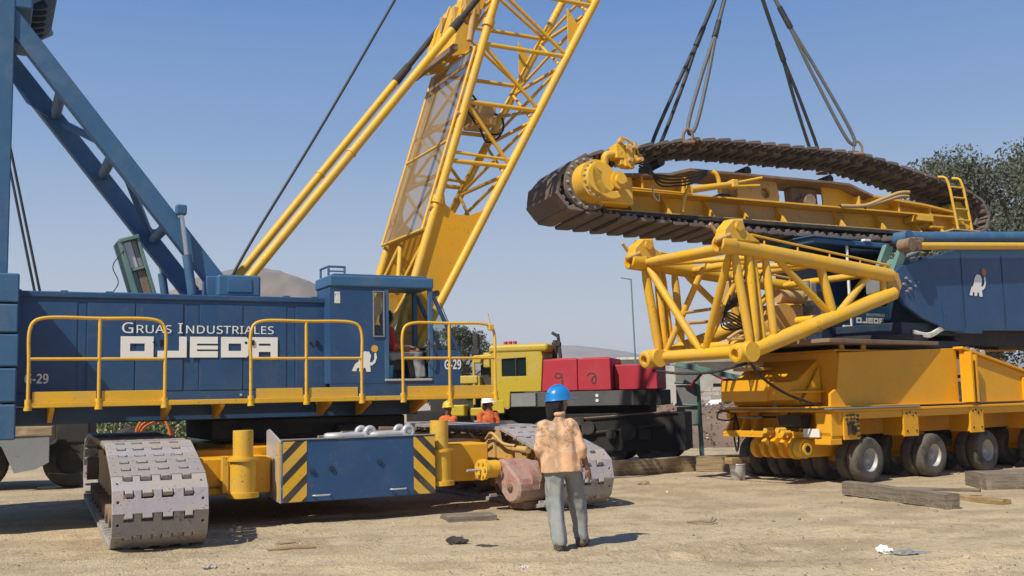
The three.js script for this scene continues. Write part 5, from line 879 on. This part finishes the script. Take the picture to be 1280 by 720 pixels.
house('long low store building hidden behind the yellow truck cab', -8, -86, 3, 7, 3.2, 5, M.block, [[2, 1.3, 1.2, 1.0], [4.4, 1.3, 1.2, 1.0]]);
{
  const w = thing('yard_wall', 'grey concrete block wall running along the far side of the yard', 'wall', [9, -.05, -52], 0); const mats = variants(M.block, 4, .18), mats2 = variants(M.plaster, 2, .1);
  for (let r = 0; r < 9; r++) for (let k = 0; k < 30; k++) { const m = new THREE.Mesh(WB(), (r > 6 && k % 7 < 3) ? mats2[k % 2] : mats[(k * 5 + r * 3) % 4]); m.name = 'block'; m.castShadow = m.receiveShadow = true; m.position.set(k * .82 + (r % 2 ? .41 : 0), r * .225, rr(-.012, .012)); w.add(m); }
  mk('wall_mortar', bx(0, 25, 0, 2.0, -.26, -.05, .002), M.concrete, w);
}
function WB() { return WB.g ||= uvBox(new THREE.BoxGeometry(.80, .21, .2).translate(.4, .11, -.1)); }
// cars by the wall
function car(label, x, z, yaw, mat) {
  const c = thing('parked_car', label, 'car', [x, 0, z], yaw, 'cars parked by the far wall');
  mk('body', [poly([[-2.0, .35], [-2.05, .75], [-1.2, .88], [1.0, .92], [1.95, .82], [2.05, .6], [2.0, .35]], -.8, .8, [], .06), poly([[-1.25, .85], [-.7, 1.36], [.65, 1.40], [1.25, .90]], -.7, .7, [], .06)], mat, c);
  mk('window', [poly([[-1.02, .92], [-.62, 1.30], [-.05, 1.33], [-.05, .92]], .69, .715), poly([[.05, .92], [.05, 1.33], [.6, 1.33], [1.0, .93]], .69, .715)], M.black, c);
  for (const sx of [-1.25, 1.25]) for (const sz of [.72, -.72]) { const w = grp('wheel', c); w.position.set(sx, .31, sz); mk('tyre', cyl([0, 0, 0], 'z', .31, .2, 24), M.rubberDark, w); mk('rim', cyl([0, 0, Math.sign(sz) * .08], 'z', .18, .06, 16), M.rim, w); }
  for (const z2 of [-.55, .55]) mk('headlight', bx(-2.06, -1.98, .58, .72, z2 - .15, z2 + .15, .02), M.white, c);
}
car('pale white car parked behind the earth mound', 9.6, -46.5, 8, M.whiteDirt); car('light teal car parked beside the pale white car behind the mound', 13.5, -46, 170, M.teal);

// ---------- people ----------
const sub = (a, b) => [a[0] - b[0], a[1] - b[1], a[2] - b[2]], dot = (a, b) => a[0] * b[0] + a[1] * b[1] + a[2] * b[2];
function capD(p, a, b, r1, r2) { const pa = sub(p, a), ba = sub(b, a), t = Math.min(1, Math.max(0, dot(pa, ba) / (dot(ba, ba) + 1e-9))); return Math.hypot(pa[0] - ba[0] * t, pa[1] - ba[1] * t, pa[2] - ba[2] * t) - (r1 + (r2 - r1) * t); }
const smin = (a, b, k) => { const h = Math.max(0, k - Math.abs(a - b)) / k; return Math.min(a, b) - h * h * k * .25; };
const segs = (list, k) => p => { let d = 9; for (const s of list) d = smin(d, capD(p, s[0], s[1], s[2], s[3] ?? s[2]), k); return d; };
function nets(f, lo, hi, c) {
  const n = [0, 1, 2].map(k => Math.ceil((hi[k] - lo[k]) / c) + 1), [nx, ny, nz] = n, val = new Float32Array(nx * ny * nz);
  for (let z = 0, i = 0; z < nz; z++) for (let y = 0; y < ny; y++) for (let x = 0; x < nx; x++, i++) val[i] = f([lo[0] + x * c, lo[1] + y * c, lo[2] + z * c]);
  const idx = new Int32Array(nx * ny * nz).fill(-1), pos = [], tri = [], off = [0, 1, nx, nx + 1, nx * ny, nx * ny + 1, nx * ny + nx, nx * ny + nx + 1];
  const E = [[0, 1], [2, 3], [4, 5], [6, 7], [0, 2], [1, 3], [4, 6], [5, 7], [0, 4], [1, 5], [2, 6], [3, 7]];
  for (let z = 0; z < nz - 1; z++) for (let y = 0; y < ny - 1; y++) for (let x = 0; x < nx - 1; x++) {
    const i = x + nx * (y + ny * z); let m = 0; for (let k = 0; k < 8; k++) if (val[i + off[k]] < 0) m |= 1 << k; if (m === 0 || m === 255) continue;
    let s = [0, 0, 0], cnt = 0; for (const [a, b] of E) { const va = val[i + off[a]], vb = val[i + off[b]]; if ((va < 0) === (vb < 0)) continue; const t = va / (va - vb); for (let k = 0; k < 3; k++) { const A = (a >> k) & 1, B = (b >> k) & 1; s[k] += A + (B - A) * t; } cnt++; }
    idx[i] = pos.length / 3; pos.push(lo[0] + (x + s[0] / cnt) * c, lo[1] + (y + s[1] / cnt) * c, lo[2] + (z + s[2] / cnt) * c);
  }
  const q = (a, b, d, e, fl) => { if (a < 0 || b < 0 || d < 0 || e < 0) return; if (fl) tri.push(a, b, d, a, d, e); else tri.push(a, d, b, a, e, d); };
  const X = 1, Y = nx, Z = nx * ny;
  for (let z = 1; z < nz - 1; z++) for (let y = 1; y < ny - 1; y++) for (let x = 1; x < nx - 1; x++) {
    const i = x + nx * (y + ny * z), s = val[i] < 0;
    if (s !== val[i + X] < 0) q(idx[i - Y - Z], idx[i - Z], idx[i], idx[i - Y], s);
    if (s !== val[i + Y] < 0) q(idx[i - X - Z], idx[i - X], idx[i], idx[i - Z], s);
    if (s !== val[i + Z] < 0) q(idx[i - X - Y], idx[i - Y], idx[i], idx[i - X], s);
  }
  const g = new THREE.BufferGeometry(); g.setAttribute('position', new THREE.Float32BufferAttribute(pos, 3)); g.setIndex(tri); g.computeVertexNormals(); return g;
}
const boundsOf = (list, pad) => { const lo = [9, 9, 9], hi = [-9, -9, -9]; for (const s of list) for (const p of [s[0], s[1]]) for (let k = 0; k < 3; k++) { const r = Math.max(s[2], s[3] ?? 0) + pad; lo[k] = Math.min(lo[k], p[k] - r); hi[k] = Math.max(hi[k], p[k] + r); } return [lo, hi]; };
const skinMat = new THREE.MeshStandardMaterial({ color: new THREE.Color(.22, .115, .07), roughness: .6, bumpMap: BUMP, bumpScale: .001 });
const hairMat = new THREE.MeshStandardMaterial({ color: new THREE.Color(.012, .010, .009), roughness: .7, bumpMap: gray(.06, i => F[128][i]), bumpScale: .006 });
const cloth = (a, b, c, o) => paint(a, b, c, { metres: .75, rough: .92, dAmt: .75, d0: .42, vary: .12, chipAt: .90, bump: .003, ...o });
function headGeo(hc, fw) { // fw: horizontal facing angle vector
  const f = [fw[0], 0, fw[1]], r = [-fw[1], 0, fw[0]];
  const L = p => { const d = sub(p, hc); return [dot(d, r), d[1], dot(d, f)]; };
  const ell = (p, c, s) => { const x = (p[0] - c[0]) / s[0], y = (p[1] - c[1]) / s[1], z = (p[2] - c[2]) / s[2]; const k = Math.hypot(x, y, z); return (k - 1) * Math.min(...s); };
  const sd = p0 => { const p = L(p0), q = [Math.abs(p[0]), p[1], p[2]]; let d = ell(p, [0, .03, -.012], [.076, .088, .094]); d = smin(d, ell(p, [0, -.045, .03], [.056, .068, .062]), .05); d = smin(d, capD(p, [0, .012, .088], [0, -.026, .112], .008, .015), .014); d = smin(d, capD(q, [.012, -.062, .082], [.022, -.062, .076], .009, .007), .01); d = smin(d, ell(q, [.035, .03, .072], [.03, .011, .02]), .018); d = Math.max(d, -(ell(q, [.032, .006, .098], [.017, .010, .018]))); d = smin(d, ell(q, [.079, -.004, -.006], [.012, .032, .019]), .01); d = smin(d, capD(p, [0, -.06, -.015], [0, -.15, -.02], .05, .055), .03); return d; };
  return nets(sd, [hc[0] - .13, hc[1] - .17, hc[2] - .14], [hc[0] + .13, hc[1] + .14, hc[2] + .14], .0055);
}
function handGeo(w, dir, palmN, scale = 1, curl = .5) { // wrist, direction of the hand, palm normal
  const d = arr(dir).clone().normalize(), n = arr(palmN).clone().addScaledVector(d, -arr(palmN).dot(d)).normalize(), s = d.clone().cross(n), W = arr(w), P = (a, b, c) => W.clone().addScaledVector(d, a * scale).addScaledVector(s, b * scale).addScaledVector(n, c * scale).toArray();
  const L = [[P(-.03, 0, 0), P(.03, 0, 0), .026, .028], [P(.03, -.022, 0), P(.085, -.03, .004), .017, .014], [P(.03, .022, 0), P(.085, .03, .004), .017, .014], [P(.03, 0, 0), P(.088, 0, .002), .018, .015]];
  [[-.033, .066], [-.011, .078], [.011, .074], [.032, .058]].forEach(([b, l]) => { const a1 = P(.088, b, .002), a2 = P(.088 + l * .5, b * 1.05, l * .22 * curl), a3 = P(.088 + l * .5 + l * .42 * (1 - curl * .5), b * 1.05, l * .75 * curl); L.push([a1, a2, .0095, .009], [a2, a3, .009, .007]); });
  L.push([P(.025, -.028, .008), P(.062, -.052, .022), .014, .011], [P(.062, -.052, .022), P(.09, -.050, .036), .0105, .008]);
  const [lo, hi] = boundsOf(L, .01); return nets(p => { let q = 9; for (let i = 0; i < L.length; i++) { const c = capD(p, L[i][0], L[i][1], L[i][2] * scale, L[i][3] * scale); q = i < 4 ? smin(q, c, .012) : smin(q, c, .004); } return q; }, lo, hi, .0045);
}
function hardHat(parent, hc, fw, mat, tilt = 0) {
  const g = grp('hard_hat', parent); g.position.set(hc[0], hc[1] + .045, hc[2]); g.rotation.y = Math.atan2(fw[0], fw[1]); g.rotation.order = 'YXZ'; g.rotation.x = tilt;
  const prof = [[.001, .148], [.05, .143], [.09, .122], [.118, .088], [.130, .045], [.133, .0], [.146, -.006], [.147, -.012], [.128, -.008], [.122, .04], [.1, .09], [.001, .138]].map(a => new THREE.Vector2(...a));
  mk('shell', [new THREE.LatheGeometry(prof, 36).scale(.93, 1, 1.12), pipe([[0, .075, -.135], [0, .128, -.08], [0, .150, 0], [0, .126, .085], [0, .06, .14]], .016, 22, 8)], mat, g);
  const br = new THREE.LatheGeometry([[.12, .004], [.19, -.012], [.20, -.020], [.12, -.006]].map(a => new THREE.Vector2(...a)), 24, -.85, 1.7).scale(.93, 1, 1.12); mk('brim', br, mat, g);
  return g;
}
function person(label, pos, yaw, J, o) {
  const P = thing('person', label, 'person', pos, yaw, o.group); P.scale.setScalar(o.scale || 1);
  const hc = J.head, fw = J.face, nk = J.neck, ch = J.chest, pv = J.pelvis;
  const body = [[pv, ch, .105, .105], [ch, nk, .095, .052], [nk, [hc[0], hc[1] - .06, hc[2]], .052], [J.sL, J.sR, .055], [J.hL, J.hR, .095],
  [J.sL, J.eL, .050, .042], [J.eL, J.wL, .042, .029], [J.sR, J.eR, .050, .042], [J.eR, J.wR, .042, .029], [J.hL, J.kL, .078, .054], [J.kL, J.aL, .056, .040], [J.hR, J.kR, .078, .054], [J.kR, J.aR, .056, .040], [J.aL, J.tL, .040, .032], [J.aR, J.tR, .040, .032]];
  const [lo, hi] = boundsOf(body, .03); const gs = [nets(segs(body, .05), lo, hi, .013), headGeo(hc, fw)];
  const hd = (w, e, pn) => handGeo(w, J.handDir || sub(w, e), pn, 1, o.curl ?? .55);
  gs.push(hd(J.wL, J.eL, o.palmL || [1, 0, .2]), hd(J.wR, J.eR, o.palmR || [-1, 0, .2]));
  mk('body', gs, skinMat, P);
  const fold = (p, s) => (n2(p[0] * 15 + s, p[1] * 4 + p[2] * 13) - .5) * .024 + (n2(p[0] * 7 + p[1] * 14 + s, p[2] * 9) - .5) * .016 + (n2(p[0] * 34 + s, p[1] * 9 + p[2] * 34) - .5) * .004;
  const lerp = (a, b, t) => a.map((v, k) => v + (b[k] - v) * t), cuff = o.cuff ?? .12;
  const hem = o.hem, mid = x => [pv[0] + x, hem, pv[2]];
  const shirt = [[mid(-.085), [ch[0] - .068, ch[1], ch[2]], .150, .122], [mid(.085), [ch[0] + .068, ch[1], ch[2]], .150, .122], [J.sL, J.sR, .072], [ch, nk, .12, .064], [J.sL, J.eL, .070, .058], [J.eL, lerp(J.eL, J.wL, cuff), .057, .053], [J.sR, J.eR, .070, .058], [J.eR, lerp(J.eR, J.wR, cuff), .057, .053]];
  { const [l, h] = boundsOf(shirt, .03), f = segs(shirt, .028), cutTop = nk[1] + .035; mk('shirt', nets(p => Math.max(f(p) + fold(p, 3), hem - .0 - p[1] + (n2(p[0] * 9, p[2] * 9) - .5) * .03 - (Math.hypot(p[0] - pv[0], p[2] - pv[2]) > .26 ? .35 : 0), p[1] - cutTop), l, h, .0085), o.shirt, P); }
  const tr = [[J.hL, J.hR, .112], [[pv[0], hem + .04, pv[2]], pv, .11], [J.hL, J.kL, .112, .092], [J.kL, J.aL, .090, .088], [J.hR, J.kR, .112, .092], [J.kR, J.aR, .090, .088]];
  { const [l, h] = boundsOf(tr, .03), f = segs(tr, .045); mk('trousers', nets(p => Math.max(f(p) + fold(p, 8) * 1.3, .075 - p[1] + (o.floor || 0), p[1] - hem - .05), l, h, .0085), o.trousers, P); }
  for (const [a, t] of [[J.aL, J.tL], [J.aR, J.tR]]) { const hl = [a[0] + (a[0] - t[0]) * .28, t[1] + .012, a[2] + (a[2] - t[2]) * .28], L = [[a, [a[0], a[1] - .02, a[2]], .062], [hl, t, .054, .050], [a, t, .056, .048]]; const [l, h] = boundsOf(L, .02), f = segs(L, .03), y0 = t[1] - .034; mk('boot', nets(p => Math.max(f(p), y0 - p[1]), l, h, .007), M.bootMat ||= paint([.06, .045, .032], [.26, .2, .13], [.03, .02, .02], { metres: .4, rough: .9, dAmt: .8, d0: .35 }), P); }
  if (o.collar) mk('collar', new THREE.TorusGeometry(.068, .02, 8, 24).rotateX(Math.PI / 2 + .15).scale(1, 1.3, 1).translate(nk[0], nk[1] + .035, nk[2]), o.shirt, P);
  if (o.trim) mk('hem_trim', new THREE.TorusGeometry(.165, .008, 6, 40).rotateX(Math.PI / 2).scale(1.42, 1, .95).translate(pv[0], hem + .012, pv[2]), o.trim, P);
  if (o.hair) { const f = [fw[0], 0, fw[1]], L = o.hair.map(([b, y, r, sd]) => [[hc[0] - f[0] * b + (-fw[1]) * (sd || 0), hc[1] + y, hc[2] - f[2] * b + fw[0] * (sd || 0)], r]).map(([c, r]) => [c, [c[0], c[1] - .02, c[2]], r]); const [l, h] = boundsOf(L, .02), q = segs(L, .04); mk('hair', nets(p => q(p) + (n2(p[0] * 60, p[1] * 14 + p[2] * 60) - .5) * .012, l, h, .006), hairMat, P); }
  if (o.hat) hardHat(P, hc, fw, o.hat, o.tilt ?? -.08);
  return P;
}
const stained = (() => { // peach work shirt with grease smudges, mostly low on the back
  const m = paint([.66, .385, .22], [.5, .3, .18], [.3, .2, .12], { metres: .9, rough: .93, chipAt: 1.3 });
  m.map = tex(.9, i => { let c = [.66, .385, .22].map(v => v * (.92 + .12 * F[64][i] + .06 * F[256][i])); const a = F2[8][i] * .5 + F[16][i] * .3 + F[64][i] * .2, b = F[4][i] * .42 + F2[16][i] * .38 + F2[64][i] * .2; c = mix(c, [.40, .275, .17], .75 * sm(.45, .68, a)); c = mix(c, [.19, .14, .095], .65 * sm(.54, .69, b)); return mix(c, [.74, .52, .36], .5 * sm(.62, .8, F2[16][i])); });
  return m;
})();
// worker seen from behind, looking to the side
person('worker in blue hard hat and stained peach shirt walking away over the dirt', [.535, groundY(.5, -11.6) + .004, -11.6], 0, {
  head: [-.045, 1.585, -.03], face: [.86, -.51], neck: [-.06, 1.445, .0], chest: [-.065, 1.24, .0], pelvis: [-.03, .95, .0],
  sL: [-.215, 1.325, .015], sR: [.09, 1.335, -.015], eL: [-.275, 1.09, .05], eR: [.185, 1.08, .05], wL: [-.255, .90, -.10], wR: [.255, .86, -.02],
  hL: [-.115, .90, .0], hR: [.07, .90, -.02], kL: [-.115, .49, .03], kR: [.145, .50, -.18], aL: [-.085, .10, .21], aR: [.175, .095, -.20], tL: [-.06, .040, .05], tR: [.225, .036, -.35],
}, { hem: .835, cuff: .22, collar: true,  curl: .5, palmL: [1, 0, 0], palmR: [-1, 0, -.4], shirt: stained, trousers: cloth([.215, .235, .235], [.31, .29, .24], [.12, .13, .13], { dAmt: .45, chipAt: 1.2, metres: 1.1 }), hat: new THREE.MeshPhysicalMaterial({ color: new THREE.Color(.012, .19, .52), roughness: .35, clearcoat: .4 }), hair: [[.06, -.02, .075], [.085, -.06, .062], [.095, -.10, .052], [.095, -.14, .038], [.05, 0, .08, .03], [.05, 0, .08, -.03]] });
const stand = (dy = 0, fwd = 0) => ({
  head: [fwd, 1.60 - dy, .03], face: [.9, .44], neck: [fwd * .8, 1.46 - dy, 0], chest: [fwd * .5, 1.26 - dy, 0], pelvis: [0, .94 - dy, 0], sL: [-.17 + fwd * .7, 1.38 - dy, .0], sR: [.17 + fwd * .7, 1.38 - dy, 0], eL: [-.23, 1.10 - dy, .02], eR: [.25, 1.10 - dy, .05], wL: [-.2, .90 - dy, .12], wR: [.18, .98 - dy, .2],
  hL: [-.09, .9 - dy, 0], hR: [.09, .9 - dy, 0], kL: [-.1, .49, .06], kR: [.1, .49, .06], aL: [-.1, .095, 0], aR: [.1, .095, 0], tL: [-.1, .036, .16], tR: [.12, .036, .16],
});
const orange = cloth([.62, .115, .025], [.45, .16, .07], [.3, .08, .04], {});
person('worker in white hard hat and orange jacket standing behind the crawler track', [-.58, groundY(-.58, -22.6) + .004, -22.6], 20, stand(), { scale: .95, hem: .84, cuff: .8, shirt: orange, trousers: cloth([.04, .05, .08], [.12, .11, .10], [.03, .03, .03]), hat: new THREE.MeshPhysicalMaterial({ color: 0xe9e9e6, roughness: .35, clearcoat: .4 }), hair: [[.05, -.03, .078], [.07, -.07, .05]], group: 'workers in orange by the truck' });
person('stooping worker in yellow hard hat and orange jacket beside the truck engine', [-1.42, groundY(-1.42, -22.0) + .004, -22.0], -40, stand(.06, .06), { scale: .93, hem: .80, cuff: .8, shirt: orange, trousers: cloth([.04, .05, .08], [.12, .11, .10], [.03, .03, .03]), hat: new THREE.MeshPhysicalMaterial({ color: 0xd8b21e, roughness: .35, clearcoat: .4 }), group: 'workers in orange by the truck' });
{ // crane operator, seated, facing the boom
  const p = V(1.16, 1.70, 1.48).applyAxisAngle(V(0, 1, 0), rad(27)).add(V(-3.75, 0, -17.5));
  person('crane operator in red shirt and jeans sitting in the open cab', p.toArray(), 27, {
    head: [.02, 1.27, 0], face: [1, 0], neck: [-.01, 1.12, 0], chest: [-.02, .96, 0], pelvis: [-.0, .69, 0], sL: [0, 1.05, -.16], sR: [0, 1.05, .16], eL: [.10, .82, -.2], eR: [.08, .80, .2], wL: [.36, .80, -.14], wR: [.34, .80, .13],
    hL: [.02, .67, -.08], hR: [.02, .67, .08], kL: [.46, .72, -.1], kR: [.48, .72, .1], aL: [.52, .30, -.1], aR: [.56, .30, .1], tL: [.68, .27, -.1], tR: [.72, .27, .1],
  }, { hem: .66, cuff: .15, floor: .24, palmL: [0, -1, 0], palmR: [0, -1, 0], shirt: cloth([.30, .03, .035], [.2, .06, .05], [.1, .02, .02], { dAmt: .4 }), trousers: cloth([.20, .235, .27], [.30, .28, .24], [.12, .13, .15]), hair: [[.0, .04, .095], [.03, .0, .09], [.05, -.05, .07]] });
  const q = V(1.12, 1.99, 1.66).applyAxisAngle(V(0, 1, 0), rad(27)).add(V(-3.75, 0, -17.5));
  const b = thing('blue_bucket', 'small bright blue bucket in the doorway of the crane cab', 'bucket', q.toArray()); mk('bucket_body', new THREE.LatheGeometry([[0, 0], [.075, 0], [.095, .2], [.10, .2], [.10, .215], [.085, .215], [.07, .01], [0, .01]].map(a => new THREE.Vector2(...a)), 20), new THREE.MeshStandardMaterial({ color: 0x1f86b8, roughness: .5 }), b);
}
// ---------- loose stones and litter ----------
{
  const n = 7000, g = new THREE.DodecahedronGeometry(.5, 0), im = new THREE.InstancedMesh(g, new THREE.MeshStandardMaterial({ roughness: .95 }), n), o = new THREE.Object3D(), c = new THREE.Color();
  for (let i = 0; i < n; i++) {
    const z = -7.5 - 26 * rnd() ** 1.7, x = rr(-.62, .62) * -z + rr(-.5, .5); const dens = n2(x * .6 + 3, z * .6 + 1); const s = (rnd() < .025 ? rr(.03, .06) : rr(.006, .022)) * (dens > .58 ? 1.25 : .6);
    o.position.set(x, groundY(x, z) + s * .12, z); o.rotation.set(rr(0, 6), rr(0, 6), rr(0, 6)); o.scale.set(s, s * .65, s * rr(.8, 1.4)); o.updateMatrix(); im.setMatrixAt(i, o.matrix);
    const w = rnd() < .08 ? rr(.5, .7) : rr(.18, .42); c.setRGB(w, w * .85, w * .65); im.setColorAt(i, c);
  }
  im.name = 'gravel'; im.userData = { kind: 'stuff', label: 'loose pebbles and clods scattered on the dirt', category: 'gravel' }; im.castShadow = im.receiveShadow = true; scene.add(im);
  function crumple(name, label, cat, x, z, rx, rz, h, mat, sd) { const geo = new THREE.IcosahedronGeometry(1, 4), p = geo.attributes.position; for (let i = 0; i < p.count; i++) { const a = p.getX(i), b = p.getY(i), q = p.getZ(i), k = .55 + .9 * Math.abs(n2(a * 3 + sd, q * 3 + b * 2) - .35); p.setXYZ(i, a * rx * k, (b * .5 + .38) * h * k, q * rz * k); } geo.computeVertexNormals(); const t = thing(name, label, cat, [x, groundY(x, z) - .01, z]); mk('heap', geo.toNonIndexed(), mat, t).geometry.computeVertexNormals(); }
  crumple('plastic_bag', 'crumpled white plastic bag lying on the dirt', 'bag', 3.78, -10.95, .10, .09, .10, M.white, 3);
  crumple('plastic_bag', 'torn black and white plastic sheet lying flat on the dirt', 'bag', 3.98, -10.9, .22, .1, .07, M.greySteel, 9);
  crumple('rag', 'dark rag lying in a heap on the dirt behind the worker', 'rag', -.68, -12.2, .14, .1, .13, M.dark, 5);
  crumple('rag', 'flat dark scrap of cloth pressed into the dirt', 'rag', -.34, -11.95, .14, .08, .035, M.dark, 15);
  crumple('stone', 'whitish stone lying alone on the dirt', 'stone', .05, -10.4, .06, .05, .05, M.plaster, 25);
  crumple('leaf_litter', 'brown dry leaf lying on the dirt', 'leaf', 2.56, -10.6, .12, .06, .03, M.rusty, 31);
  crumple('stone', 'small tan clod of earth before the crawler track', 'stone', -3.1, -10.7, .09, .07, .07, M.concrete, 35);
  crumple('rag', 'tan crushed carton lying near the timber beams', 'carton', 2.35, -19.5, .16, .1, .1, M.timber, 41);
  const st = thing('stick', 'thin brown stick lying on the open dirt', 'stick', [2.35, groundY(2.35, -13.6) + .01, -13.6]); mk('twig', [pipe([[-.16, .01, -.05], [0, .03, .03], [.14, .02, .06], [.2, .05, .0]], .012, 16, 5), tb([.12, .02, .05], [.16, .08, .03], .01)], M.rusty, st);
}
renderer.render(scene, camera);
